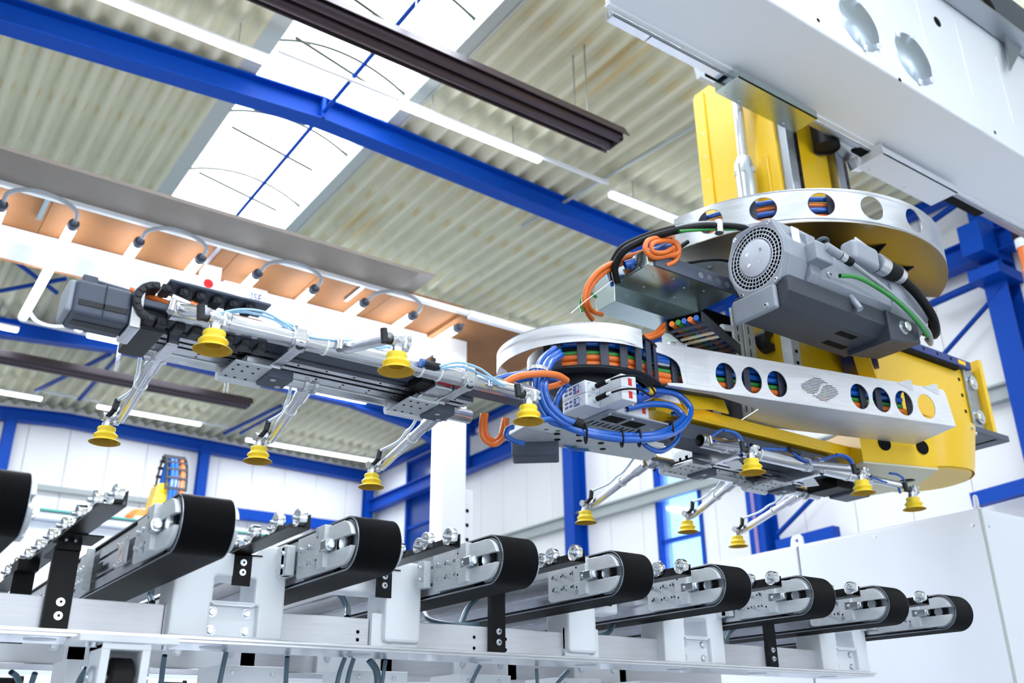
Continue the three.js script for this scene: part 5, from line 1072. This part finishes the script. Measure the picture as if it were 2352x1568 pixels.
{
  const t = thing('cable_chain', 'flat cable chain with pale yellow bars below the galvanised box', 'cable chain', [2.19, 2.0, -2.05], 'cable chains', 0.38);
  [[-0.045, M.orange], [-0.022, M.green], [0.0, M.hoseBlue], [0.022, M.orange], [0.044, M.hoseBlue]].forEach(([z, m]) => part(t, 'cable', m, rod([-0.02, 0.02, z], [0.34, 0.02, z], 0.01, 0.01, 12)));
  for (const [i, u] of many(0.0, 0.33, 0.042).entries()) part(t, 'link_bar', i === 2 || i === 3 ? M.cream : M.chain, lim(u, u + 0.017, 0, 0.006, -0.062, 0.062, 0.002));
  part(t, 'link_side', M.chainDark, lim(-0.02, 0.34, 0, 0.036, 0.062, 0.068), lim(-0.02, 0.34, 0, 0.036, -0.068, -0.062));
  part(t, 'top_wall', M.dark, lim(-0.02, 0.34, 0.036, 0.04, -0.068, 0.068));
}

// ---------- suction grippers ----------
const cupOuter = [[0.012, 0.0465], [0.0245, 0.0465], [0.0262, 0.044], [0.0262, 0.038], [0.0245, 0.034], [0.0245, 0.032], [0.0335, 0.0235], [0.0352, 0.0205], [0.034, 0.018], [0.029, 0.0132], [0.0288, 0.0118], [0.036, 0.006], [0.0445, 0.0012], [0.0457, 0.0], [0.0447, -0.0006]];
const cupInner = [[0.0447, -0.0006], [0.035, 0.0042], [0.0215, 0.011], [0.019, 0.0125], [0.0185, 0.026], [0.001, 0.027]];
const cupGeo = join([turned(cupOuter.slice().reverse(), [0, 0, 0], [0, 1, 0], 44, 0.6)]);
const cupInGeo = join([turned(cupInner, [0, 0, 0], [0, 1, 0], 44, 0.6), ...many(0, 6.2, 0.2094).map((a) => rod([0.024 * Math.cos(a), 0.0096, 0.024 * Math.sin(a)], [0.036 * Math.cos(a), 0.0034, 0.036 * Math.sin(a)], 0.0009, 0.0009, 5))]);
// one suction arm: from the carrying tube at A to a cup whose rim centre is C
function suctionArm(t, A, C, front, blue) {
  const a = V(A), c = V(C), top = c.clone().add(V([0, 0.06, 0])), end = front ? top.clone().add(V([-0.012, 0.03, -0.005])) : top.clone().add(V([0.03, 0.018, 0.02]));
  const r = 0.0155, dir = end.clone().sub(a).normalize(), tip = end.clone().addScaledVector(dir, front ? -0.01 : 0.012);
  const m = part(t, 'suction_arm', M.alu, front ? rod(A, tip.toArray(), r, r, 24) : [rod(A, tip.toArray(), r, r, 24), pipe(a.clone().lerp(end, 0.02).toArray(), a.clone().lerp(end, 0.24).toArray(), r + 0.005, r, 24)]);
  const sub = (n, mat, ...g) => part(m, n, mat, ...g);
  sub('cup', M.cup, cupGeo.clone().translate(...C));
  sub('cup_lining', M.cupIn, cupInGeo.clone().translate(...C));
  const k = (dx, dy, dz) => [c.x + dx, c.y + dy - 0.014, c.z + dz];
  sub('holder', M.alu, rod(k(0, 0.058, 0), k(0, 0.075, 0), 0.017, 0.015, 22), rod(k(0, 0.075, 0), k(0, 0.1, 0), 0.013, 0.013, 22), rod(k(-0.02, 0.092, 0.004), k(0.026, 0.092, -0.004), 0.013, 0.013, 20), rod(k(0.02, 0.075, 0.0), k(0.028, 0.112, 0.0), 0.0125, 0.0125, 18));
  sub('screw', M.zinc, rod(k(0, 0.095, 0.004), k(0.0, 0.095, 0.02), 0.008, 0.008, 18), rod(k(0.026, 0.085, 0.006), k(0.026, 0.085, 0.02), 0.006, 0.006, 6), rod(k(0.026, 0.104, 0.006), k(0.026, 0.104, 0.018), 0.006, 0.006, 6));
  const fx = front && !blue ? 0.03 : -0.022;
  sub('fitting', M.chainDark, front ? [rod(k(-0.02, 0.088, 0.002), k(-0.036, 0.09, 0.002), 0.009, 0.009, 16), rod(k(-0.036, 0.082, 0.002), k(-0.04, 0.118, 0.002), 0.0095, 0.0095, 16)] : [rod(k(-0.004, 0.092, 0.014), k(0.006, 0.11, 0.03), 0.008, 0.008, 16), rod(k(0.006, 0.108, 0.03), k(0.012, 0.142, 0.03), 0.0095, 0.0095, 16)]);
  const cl = a.clone();
  sub('clamp', M.alu, front ? [] : [rod(a.clone().add(V([-0.022, -0.002, 0])).toArray(), a.clone().add(V([-0.012, -0.002, 0])).toArray(), 0.028, 0.028, 26), rod(a.clone().add(V([0.008, -0.002, 0])).toArray(), a.clone().add(V([0.018, -0.002, 0])).toArray(), 0.028, 0.028, 26)],
    rod(a.clone().lerp(end, 0.06).add(V([-0.024, 0.012, 0.01])).toArray(), a.clone().lerp(end, 0.06).add(V([-0.03, -0.02, 0.02])).toArray(), 0.009, 0.009, 18), box(0.03, 0.02, 0.03, a.clone().lerp(end, 0.03).toArray(), null, 0.006));
  const hm = blue ? M.hoseBlue : M.hosePaleBlue;
  if (front && blue) sub('hose', hm, cable(blue ? [k(-0.04, 0.116, 0.002), k(-0.042, 0.135, 0.0), k(-0.06, 0.15, -0.01), k(-0.1, 0.152, -0.02)] : [k(-0.04, 0.116, 0.002), k(-0.04, 0.13, 0.0), k(-0.03, 0.14, -0.006), k(0.0, 0.143, -0.012)], 0.0048));
  if (!front) {
    const p = (u, up, side) => a.clone().lerp(end, u).add(V([side, up, 0.0])).toArray();
    sub('hose', hm, cable([k(0.012, 0.14, 0.03), p(0.72, 0.035, 0.0), p(0.5, 0.03, -0.012), p(0.42, 0.024, -0.016), p(0.25, 0.024, -0.03), p(0.08, 0.03, -0.045), p(-0.02, 0.05, -0.04)], 0.005));
    sub('tie', M.tie, pipe(a.clone().lerp(end, 0.46).toArray(), a.clone().lerp(end, 0.475).toArray(), r + 0.004, r, 20));
    sub('tape', M.labelYellow, rod(a.clone().lerp(end, 0.9).add(V([-0.003, 0.0, 0.009])).toArray(), a.clone().lerp(end, 0.98).add(V([-0.003, 0.0, 0.009])).toArray(), 0.008, 0.008, 12));
  }
  return m;
}
function gripper(side, say) {
  const L = side < 0, dz = L ? 0 : -0.055, x0 = L ? 0.545 : 2.375, x1 = L ? 1.66 : 3.42, blue = !L;
  const t = thing('suction_gripper', say, 'gripper', [(x0 + x1) / 2, 1.54, -2.3], 'suction grippers');
  const y = 1.68, F = -2.165 + dz, R = -2.43 + dz;
  const nearTube = L ? [0.53, 1.62] : [2.385, 3.36];
  part(t, 'front_tube', M.alu, pipe([nearTube[0], y, F], [nearTube[1], y, F], 0.0245, 0.021, 36));
  part(t, 'rear_tube', M.alu, pipe([L ? 0.545 : 2.39, y - 0.008, R], [L ? 1.56 : 3.36, y - 0.008, R], 0.022, 0.019, 36));
  // main rail: dark body with an aluminium slotted face under it
  part(t, 'main_rail', M.servo, lim(L ? 0.47 : 2.3, L ? 1.73 : 3.22, y + 0.01, y + (L ? 0.03 : 0.075), -2.31 + dz, -2.2 + dz, 0.006));
  const mx0 = L ? 0.53 : 2.5, mx1 = L ? 1.5 : 3.2;
  const sec = [[-2.41, 1.702], [-2.41, 1.676], [-2.385, 1.676], [-2.385, 1.684], [-2.372, 1.684], [-2.372, 1.676], [-2.352, 1.676], [-2.352, 1.686], [-2.338, 1.686], [-2.338, 1.676], [-2.315, 1.676], [-2.315, 1.712], [-2.4, 1.712]].map(([a, b]) => [a + dz, b]);
  part(t, 'slotted_profile', M.alu, ext(sec, [], 'x', mx0, mx1 - mx0));
  part(t, 'dark_slot', M.dark, lim(mx0, mx1, 1.6835, 1.686, -2.386 + dz, -2.371 + dz), lim(mx0, mx1, 1.6855, 1.688, -2.353 + dz, -2.337 + dz));
  for (const x of many(mx0 + 0.06, mx1 - 0.03, 0.085)) for (const z of [-2.326, -2.398]) hole(t, [x, 1.6756, z + dz], [0, -1, 0], 0.0035);
  if (L) part(t, 'chain_tray', M.black, lim(0.5, 0.8, y + 0.03, y + 0.045, -2.34, -2.24, 0.004));
  // clamp plates round rail and tubes
  for (const x of L ? [0.84, 1.36] : [2.55, 3.0]) {
    part(t, 'clamp_plate', M.alu, ext((() => { const s = rrect(F - 0.2, y - 0.034, F + 0.034, y + 0.036, 0.02); return s; })(), [], 'x', x, 0.03, 0.003), lim(x - 0.07, x + 0.03, y - 0.04, y - 0.018, F - 0.24, F - 0.13, 0.004));
    part(t, 'clamp_ring', M.alu, pipe([x - 0.005, y, F], [x + 0.035, y, F], 0.033, 0.0245, 36));
    place(t, 'clamp_screw', once('csc', () => join([turned([[0.006, 0.001], [0.006, 0.003], [0.011, 0.003], [0.012, 0], [0.001, 0]], [0, 0, 0], [0, 1, 0], 22)])), M.chainDark, [x + 0.015, y - 0.027, F + 0.025], [0.0, -0.7, 1]);
    part(t, 'foot_block', M.servo, lim(x + 0.0, x + 0.075, y - 0.058, y - 0.028, F - 0.235, F - 0.15, 0.005));
    for (const [dx, dzz] of [[0.025, -0.17], [0.055, -0.215]]) bolt(t, [x + dx, y - 0.058, F + dzz], [0, -1, 0], 0.006, 0.002, 'socket');
    part(t, 'hole_plate', M.aluPlate, lim(x - 0.1, x, y - 0.047, y - 0.04, F - 0.26, F - 0.12, 0.002));
    for (const dx of [-0.085, -0.06, -0.03]) for (const dzz of [-0.14, -0.18, -0.235]) hole(t, [x + dx, y - 0.0475, F + dzz], [0, -1, 0], 0.004);
    part(t, 'roller', M.frameWhite, rod([x - 0.1, y - 0.035, F - 0.262], [x + 0.02, y - 0.035, F - 0.262], 0.02, 0.02, 20));
  }
  if (L) {
    const lab = print(0.05, 0.03, (c, w, h) => { c.fillStyle = '#c4202c'; c.fillRect(0, 0, w, h); c.fillStyle = '#1a1015'; c.font = 'bold ' + Math.round(h * 0.5) + 'px sans-serif'; c.textAlign = 'center'; c.textBaseline = 'middle'; c.fillText('8G DE', w / 2, h * 0.54); }, 192);
    const p = [1.274, 1.621, -2.2], q = [1.31, 1.628, -2.2];
    decal(t, 'red_label', lab, [1.305, 1.665, -2.2], [1.35, 1.662, -2.2], [1.305, 1.69, -2.19], 0.002);
    part(t, 'label_block', M.alu, lim(1.3, 1.36, y - 0.03, y + 0.012, -2.3, -2.205, 0.006));
    part(t, 'end_stop', M.black, lim(1.26, 1.3, y - 0.015, y + 0.012, -2.3, -2.22, 0.003));
    // motor at the left end
    part(t, 'motor', M.servo, lim(0.318, 0.448, 1.632, 1.722, -2.31, -2.2, 0.012));
    part(t, 'motor_cap', M.motor, lim(0.304, 0.321, 1.636, 1.718, -2.305, -2.204, 0.014));
    part(t, 'motor_groove', M.chainDark, lim(0.33, 0.44, 1.655, 1.67, -2.201, -2.198, 0.001), lim(0.33, 0.44, 1.63, 1.634, -2.27, -2.24, 0.001), lim(0.385, 0.388, 1.636, 1.72, -2.1995, -2.198));
    part(t, 'motor_connector', M.servo, lim(0.335, 0.370, 1.72, 1.75, -2.28, -2.23, 0.005));
    part(t, 'connector_plug', M.alu, rod([0.370, 1.752, -2.255], [0.445, 1.745, -2.25], 0.014, 0.012, 18));
    part(t, 'connector_cable', M.orange, cable([[0.445, 1.745, -2.25], [0.485, 1.735, -2.24], [0.535, 1.72, -2.22], [0.585, 1.71, -2.21]], 0.008));
    part(t, 'flange', M.alu, lim(0.447, 0.475, 1.626, 1.728, -2.315, -2.194, 0.005));
    part(t, 'coupling', M.chainDark, lim(0.475, 0.54, 1.64, 1.7, -2.42, -2.22, 0.006));
    part(t, 'strap', M.alu, lim(0.565, 0.597, 1.645, 1.7, -2.43, -2.3, 0.006));
    part(t, 'sensor', M.alu, rod([0.535, 1.728, -2.2], [0.635, 1.705, -2.2], 0.013, 0.013, 18), rod([0.635, 1.705, -2.2], [0.660, 1.7, -2.2], 0.016, 0.016, 18));
    part(t, 'sensor_mark', M.orange, rod([0.580, 1.7185, -2.1995], [0.600, 1.714, -2.1995], 0.0136, 0.0136, 18));
    // small cable chain bending beside the motor
    const pts = []; for (let i = 0; i <= 16; i++) { const a = Math.PI / 2 + Math.PI * i / 16; pts.push([0.5 + 0.045 * Math.cos(a), 1.7 + 0.045 * Math.sin(a)]); }
    for (let i = 1; i < 14; i++) pts.push([0.5 + i * 0.021, 1.655 - i * 0.0005]);
    for (let i = 1; i < 12; i++) pts.unshift([0.5 + i * 0.021, 1.745 + i * 0.0003]);
    const links = pts.map(([a, b], i) => { const n = pts[Math.min(i + 1, pts.length - 1)], m = pts[Math.max(i - 1, 0)], ang = Math.atan2(n[1] - m[1], n[0] - m[0]); return [a, b, ang]; });
    for (const [a, b, g] of links.filter((_, i) => i % 2 === 0)) { const w = part(t, 'chain_link', M.chainDark, box(0.026, 0.02, 0.05, [a, b, -2.21], [0, 0, g], 0.005), rod([a, b, -2.183], [a, b, -2.1815], 0.007, 0.007, 16)); }
    part(t, 'chain_cover', M.servo, lim(0.52, 0.78, 1.757, 1.764, -2.26, -2.17, 0.002));
    const ch = (pp, say2) => single('air_hose', say2, 'hose', M.hoseLight, 'thin air hoses on the left gripper', cable(pp, 0.0035));
    ch([[0.622, 1.673, -2.12], [0.682, 1.702, -2.12], [0.747, 1.716, -2.13], [0.804, 1.706, -2.14], [0.866, 1.684, -2.14], [0.939, 1.689, -2.14], [1.014, 1.705, -2.14]], 'pale blue air hose arching over the left gripper from the first cup');
    ch([[0.633, 1.68, -2.13], [0.697, 1.703, -2.13], [0.781, 1.706, -2.14], [0.859, 1.68, -2.15], [0.951, 1.681, -2.15], [1.059, 1.696, -2.15], [1.131, 1.723, -2.15], [1.158, 1.745, -2.15]], 'pale blue air hose lying along the front tube of the left gripper');
    ch([[0.808, 1.713, -2.15], [0.875, 1.7, -2.15], [0.957, 1.685, -2.15], [1.045, 1.706, -2.15], [1.138, 1.714, -2.15]], 'pale blue air hose behind the others on the left gripper');
    ch([[1.259, 1.677, -2.12], [1.318, 1.703, -2.12], [1.392, 1.702, -2.12], [1.468, 1.671, -2.12], [1.515, 1.66, -2.11], [1.518, 1.625, -2.09]], 'pale blue air hose from the black fitting to the third cup, upper one');
    ch([[1.265, 1.676, -2.13], [1.339, 1.698, -2.13], [1.414, 1.687, -2.13], [1.491, 1.663, -2.13], [1.52, 1.645, -2.11]], 'pale blue air hose from the black fitting to the third cup, lower one');
    part(t, 'tee_fitting', M.chainDark, rod([1.211, 1.681, -2.13], [1.265, 1.681, -2.13], 0.011, 0.011, 18), rod([1.242, 1.684, -2.13], [1.247, 1.701, -2.13], 0.008, 0.008, 14));
    part(t, 'tee_ring', M.hoseBlue, rod([1.205, 1.681, -2.13], [1.214, 1.681, -2.13], 0.0115, 0.0115, 18));
    for (const x of [0.93, 1.22, 1.28]) part(t, 'cable_tie', M.tie, pipe([x, y, F], [x + 0.006, y, F], 0.027, 0.0245, 28));
    part(t, 'small_chain', M.chainDark, ...many(0, 13, 1).map((i) => box(0.022, 0.022, 0.03, [1.06 + i * 0.018, 1.695 + 0.012 * Math.abs(i - 6) / 6, -2.235], [0, 0, (i - 6) * 0.04], 0.005)));
    suctionArm(t, [0.548, y + 0.0, F + 0.01], [0.61, 1.556, -2.06], true, false);
    suctionArm(t, [0.985, y, F + 0.01], [1.024, 1.55, -1.93], true, false);
    suctionArm(t, [1.47, y, F + 0.005], [1.537, 1.556, -2.08], true, false);
    suctionArm(t, [0.585, y - 0.008, R], [0.578, 1.545, -2.91], false, false);
    suctionArm(t, [1.01, y - 0.008, R], [1.03, 1.543, -2.85], false, false);
    suctionArm(t, [1.455, y - 0.008, R], [1.478, 1.54, -2.935], false, false);
  } else {
    part(t, 'motor', M.servo, lim(3.33, 3.45, 1.635, 1.7, -2.41, -2.29, 0.008));
    part(t, 'coupling', M.black, lim(3.22, 3.33, 1.645, 1.705, -2.43, -2.28, 0.006));
    const bh = (pp, r, say2) => single('air_hose', say2, 'hose', M.hoseBlue, 'blue air hoses on the right gripper', cable(pp, r));
    bh([[2.42, 1.694, -2.2], [2.491, 1.732, -2.2], [2.553, 1.725, -2.2], [2.599, 1.693, -2.2], [2.652, 1.692, -2.2], [2.786, 1.708, -2.2], [2.849, 1.716, -2.2]], 0.006, 'blue air hose arching at the left end of the right gripper');
    bh([[2.836, 1.712, -2.19], [2.881, 1.69, -2.19], [2.943, 1.683, -2.19], [3.025, 1.703, -2.19], [3.097, 1.727, -2.17], [3.119, 1.705, -2.14], [3.097, 1.659, -2.12]], 0.006, 'blue air hose sagging to the second front cup of the right gripper');
    bh([[2.414, 1.673, -2.18], [2.485, 1.682, -2.18], [2.501, 1.668, -2.15], [2.48, 1.617, -2.12]], 0.005, 'blue air hose down to the first front cup of the right gripper');
    bh([[3.289, 1.672, -2.17], [3.372, 1.662, -2.17], [3.443, 1.658, -2.16], [3.442, 1.621, -2.15]], 0.005, 'blue air hose down to the last front cup of the right gripper');
    for (const x of [2.5, 2.68, 2.95, 3.2]) part(t, 'cable_tie', M.tie, pipe([x, y, F], [x + 0.006, y, F], 0.027, 0.0245, 28));
    part(t, 'tee_fitting', M.chainDark, rod([2.617, 1.691, -2.19], [2.663, 1.688, -2.19], 0.01, 0.01, 16));
    part(t, 'tee_fitting', M.chainDark, rod([2.829, 1.716, -2.19], [2.884, 1.704, -2.19], 0.011, 0.011, 16));
    part(t, 'clear_plate', M.frameWhite, box(0.12, 0.004, 0.05, [2.66, 1.655, F - 0.09], [0, 0.5, 0]));
    part(t, 'clear_plate', M.frameWhite, box(0.14, 0.004, 0.05, [3.1, 1.655, F - 0.1], [0, 0.5, 0]));
    suctionArm(t, [2.43, y, F + 0.01], [2.478, 1.545, -2.08], true, true);
    suctionArm(t, [2.96, y, F + 0.01], [3.06, 1.55, -2.06], true, true);
    suctionArm(t, [3.33, y, F + 0.01], [3.49, 1.557, -2.13], true, true);
    suctionArm(t, [2.395, y - 0.008, R], [2.452, 1.53, -2.94], false, false);
    suctionArm(t, [2.87, y - 0.008, R], [2.97, 1.54, -2.88], false, false);
    suctionArm(t, [3.27, y - 0.008, R], [3.4, 1.54, -2.985], false, false);
  }
}
gripper(-1, 'left silver suction gripper with six yellow cups, a grey motor at its end');
gripper(1, 'right silver suction gripper with six yellow cups, under the yellow arm');

// ---------- hoses and cables at the wrist and the cable box ----------
const bundle = (name, m, r, group, list) => list.forEach(([say, pts, rr]) => single(name, say, name === 'air_hose' ? 'hose' : 'cable', m, group, cable(pts, rr || r)));
bundle('air_hose', M.hoseBlue, 0.0105, 'blue hoses looping round the wrist', [
  ['blue hose dropping from the wrist chain, leftmost strand', [[1.752, 1.882, -2.22], [1.675, 1.817, -2.19], [1.639, 1.765, -2.17], [1.625, 1.709, -2.16], [1.635, 1.655, -2.16], [1.667, 1.603, -2.15], [1.739, 1.592, -2.14]]],
  ['blue hose dropping from the wrist chain, middle strand', [[1.762, 1.869, -2.21], [1.69, 1.812, -2.18], [1.645, 1.753, -2.15], [1.629, 1.697, -2.14], [1.644, 1.644, -2.14], [1.681, 1.604, -2.13], [1.748, 1.582, -2.12]]],
  ['blue hose dropping from the wrist chain, rightmost strand', [[1.763, 1.855, -2.2], [1.699, 1.805, -2.17], [1.662, 1.752, -2.15], [1.638, 1.691, -2.13], [1.656, 1.644, -2.13], [1.699, 1.607, -2.12], [1.749, 1.593, -2.11]]],
  ['outermost blue hose of the big loop under the switch boxes', [[1.705, 1.593, -2.14], [1.765, 1.566, -2.1], [1.877, 1.562, -2.08], [2.005, 1.584, -2.08], [2.143, 1.636, -2.1], [2.245, 1.711, -2.13], [2.277, 1.762, -2.15], [2.25, 1.805, -2.17], [2.158, 1.807, -2.18], [2.061, 1.784, -2.18]], 0.0115],
  ['second blue hose of the big loop, ending at the yellow tag', [[1.756, 1.595, -2.15], [1.808, 1.583, -2.12], [1.914, 1.585, -2.1], [2.045, 1.61, -2.1], [2.187, 1.678, -2.13], [2.238, 1.723, -2.15], [2.22, 1.757, -2.17], [2.133, 1.754, -2.18], [2.022, 1.72, -2.19]], 0.0115],
  ['innermost blue hose of the big loop under the switch boxes', [[1.815, 1.607, -2.17], [1.896, 1.595, -2.14], [2.016, 1.607, -2.13], [2.165, 1.664, -2.15], [2.245, 1.719, -2.17], [2.243, 1.743, -2.18], [2.242, 1.746, -2.2]], 0.0095],
  ['lowest blue hose hanging below the big loop', [[2.024, 1.6, -2.14], [2.051, 1.575, -2.13], [2.098, 1.571, -2.13], [2.159, 1.6, -2.14], [2.204, 1.636, -2.15], [2.231, 1.678, -2.16]], 0.0085],
  ['blue hose stub running right from the third cup', [[1.623, 1.592, -2.14], [1.664, 1.604, -2.14], [1.715, 1.602, -2.13], [1.74, 1.595, -2.12]], 0.0105],
  ['blue hose bow left of the third cup, ending in a black fitting', [[1.638, 1.618, -2.3], [1.618, 1.606, -2.3], [1.613, 1.585, -2.3], [1.641, 1.573, -2.3], [1.679, 1.571, -2.3]], 0.0085],
  ['upper blue hose crossing left from the wrist bundle', [[1.492, 1.711, -2.2], [1.558, 1.737, -2.18], [1.65, 1.759, -2.17], [1.726, 1.77, -2.18], [1.776, 1.761, -2.2]], 0.009],
  ['lower blue hose crossing left from the wrist bundle', [[1.513, 1.705, -2.22], [1.58, 1.728, -2.2], [1.656, 1.75, -2.19], [1.742, 1.756, -2.19], [1.801, 1.765, -2.22]], 0.009],
  ['blue hose hidden behind the switch boxes', [[1.792, 1.763, -2.22], [1.761, 1.719, -2.22], [1.747, 1.68, -2.22], [1.77, 1.651, -2.22]], 0.01],
  ['pale blue hose bow below the silver wrist plate', [[1.959, 1.653, -2.45], [2.007, 1.642, -2.45], [2.066, 1.652, -2.45], [2.098, 1.667, -2.45]], 0.006],
]);
bundle('air_hose', M.hoseBlue, 0.011, 'blue hoses above the cable box', [
  ['thick blue hose beside the orange cables above the cable box', [[2.026, 2.241, -2.16], [2.06, 2.256, -2.14], [2.095, 2.279, -2.12], [2.13, 2.303, -2.1], [2.21, 2.354, -2.1]], 0.015],
  ['blue hose with a yellow tag ending in the cable box, upper one', [[2.088, 2.265, -2.2], [2.072, 2.273, -2.17], [2.092, 2.291, -2.15]], 0.012],
  ['blue hose ending in the cable box, left one', [[2.056, 2.212, -2.26], [2.028, 2.23, -2.24], [1.999, 2.242, -2.22]], 0.011],
]);
bundle('power_cable', M.orange, 0.0095, 'orange cables', [
  ['orange cable crossing over the blue wrist hoses', [[1.496, 1.683, -2.16], [1.537, 1.711, -2.14], [1.596, 1.728, -2.12], [1.687, 1.746, -2.13], [1.74, 1.746, -2.15]], 0.011],
  ['short orange cable bending under the blue wrist hoses', [[1.761, 1.761, -2.18], [1.726, 1.738, -2.17], [1.674, 1.715, -2.17]], 0.01],
  ['orange cable hanging in a U left of the third cup, outer one', [[1.56, 1.66, -2.35], [1.554, 1.623, -2.35], [1.56, 1.582, -2.35], [1.596, 1.566, -2.35], [1.633, 1.59, -2.35], [1.647, 1.626, -2.35], [1.65, 1.66, -2.35]], 0.009],
  ['orange cable hanging in a U left of the third cup, inner one', [[1.58, 1.667, -2.36], [1.575, 1.63, -2.36], [1.583, 1.596, -2.36], [1.607, 1.584, -2.36], [1.63, 1.604, -2.36], [1.642, 1.642, -2.36], [1.647, 1.665, -2.36]], 0.007],
  ['long orange cable arching from the loop down to the cable box, outer one', [[2.129, 2.317, -2.12], [2.073, 2.291, -2.14], [2.015, 2.264, -2.18], [1.939, 2.209, -2.2], [1.899, 2.143, -2.22], [1.901, 2.093, -2.24], [1.949, 2.08, -2.28], [1.985, 2.075, -2.3]]],
  ['long orange cable arching from the loop down to the cable box, inner one', [[2.149, 2.314, -2.13], [2.092, 2.288, -2.15], [2.033, 2.26, -2.19], [1.961, 2.206, -2.21], [1.919, 2.144, -2.23], [1.925, 2.104, -2.25], [1.973, 2.095, -2.28], [2.03, 2.105, -2.3]]],
  ['orange cable coiled in a loop, outer turn', [[2.095, 2.235, -2.08], [2.136, 2.265, -2.07], [2.177, 2.308, -2.06], [2.169, 2.337, -2.06], [2.105, 2.327, -2.06], [2.043, 2.292, -2.06], [2.033, 2.255, -2.06], [2.066, 2.24, -2.06], [2.13, 2.263, -2.06], [2.182, 2.288, -2.05], [2.181, 2.322, -2.05], [2.148, 2.329, -2.05]]],
  ['orange cable coiled in a loop, inner turn', [[2.136, 2.231, -2.07], [2.176, 2.259, -2.06], [2.186, 2.293, -2.05], [2.168, 2.322, -2.05], [2.105, 2.31, -2.05], [2.054, 2.278, -2.05], [2.058, 2.255, -2.05], [2.11, 2.266, -2.05], [2.162, 2.302, -2.05]], 0.0085],
  ['upper orange cable bending out below the cable box', [[2.13, 2.006, -2.2], [2.188, 2.035, -2.2], [2.248, 2.086, -2.22], [2.309, 2.119, -2.24]], 0.009],
  ['lower orange cable bending out below the cable box', [[2.123, 1.991, -2.19], [2.192, 2.024, -2.19], [2.254, 2.072, -2.21], [2.321, 2.108, -2.23]], 0.009],
]);
bundle('power_cable', M.black, 0.013, 'black cables above the cable box', [
  ['thick black cable arching over the cable box to the fan', [[2.023, 2.186, -2.2], [1.996, 2.229, -2.18], [2, 2.273, -2.14], [2.048, 2.311, -2.1], [2.119, 2.341, -2.04], [2.21, 2.367, -1.98], [2.359, 2.403, -1.95], [2.502, 2.435, -1.95]]],
  ['second black cable arching beside the first one', [[2.021, 2.197, -2.22], [1.998, 2.244, -2.2], [2.008, 2.298, -2.16], [2.07, 2.344, -2.12], [2.163, 2.383, -2.06], [2.257, 2.402, -2], [2.408, 2.434, -1.97]], 0.01],
  ['thin black cable coming from the orange loop', [[2.172, 2.262, -2.1], [2.149, 2.275, -2.09], [2.207, 2.322, -2.09], [2.268, 2.372, -2.08]], 0.008],
]);
bundle('power_cable', M.cableGrey, 0.007, 'grey cables above the cable box', [['grey cable lying on the black cables above the cable box', [[2.144, 2.363, -2.02], [2.212, 2.382, -1.98], [2.338, 2.41, -1.95], [2.467, 2.429, -1.94]]]]);
bundle('power_cable', M.green, 0.006, 'green cables', [
  ['green cable under the black cables left of the fan', [[2.142, 2.337, -2], [2.243, 2.362, -1.97], [2.381, 2.399, -1.95]]],
  ['green cable bow at the far left of the cable box', [[1.909, 2.07, -2.26], [1.901, 2.101, -2.26], [1.916, 2.134, -2.26], [1.946, 2.149, -2.26], [1.975, 2.143, -2.26]]],
]);
single('zip_tie', 'loose white cable tie end sticking out left of the cable box', 'cable tie', M.tie, null, bar([1.807, 2.014, -2.2], [1.874, 2.078, -2.2], 0.006, 0.002), bar([1.874, 2.078, -2.2], [1.997, 2.187, -2.2], 0.005, 0.002));
single('cable_clamp', 'small bright clamp holding the black cables left of the fan', 'clamp', M.alu, null, rod([2.298, 2.407, -1.955], [2.296, 2.358, -1.955], 0.016));
single('cable_tag', 'yellow tag with a number on the blue hose beside the switch boxes', 'tag', M.labelYellow, null, rod([2.111, 1.797, -2.18], [2.139, 1.803, -2.18], 0.0122));
single('cable_tag', 'yellow tag on the lower blue hose end below the switch boxes', 'tag', M.labelYellow, null, rod([2.038, 1.726, -2.19], [2.066, 1.736, -2.19], 0.0122));
single('hose_clamp', 'bright round clamp gathering the three blue hoses under the band', 'clamp', M.alu, null, pipe([1.64, 1.765, -2.16], [1.638, 1.753, -2.16], 0.034, 0.028));
single('hose_joiner', 'black hose joiner where the blue strands meet the big loop', 'joiner', M.black, null, rod([1.737, 1.6, -2.12], [1.765, 1.582, -2.11], 0.02, 0.02, 20));
for (const [p, r, say] of [[[1.765, 1.566, -2.1], 0.03, 'leftmost black tie on the big blue loop'], [[1.901, 1.571, -2.09], 0.026, 'second black tie on the big blue loop'], [[1.974, 1.584, -2.09], 0.026, 'third black tie on the big blue loop'], [[2.138, 1.641, -2.11], 0.03, 'rightmost black tie on the big blue loop']])
  single('zip_tie', say, 'cable tie', M.black, 'black ties on the big blue loop', new THREE.TorusGeometry(r, 0.0035, 8, 28).rotateY(1.0).translate(...p));

renderer.render(scene, camera);
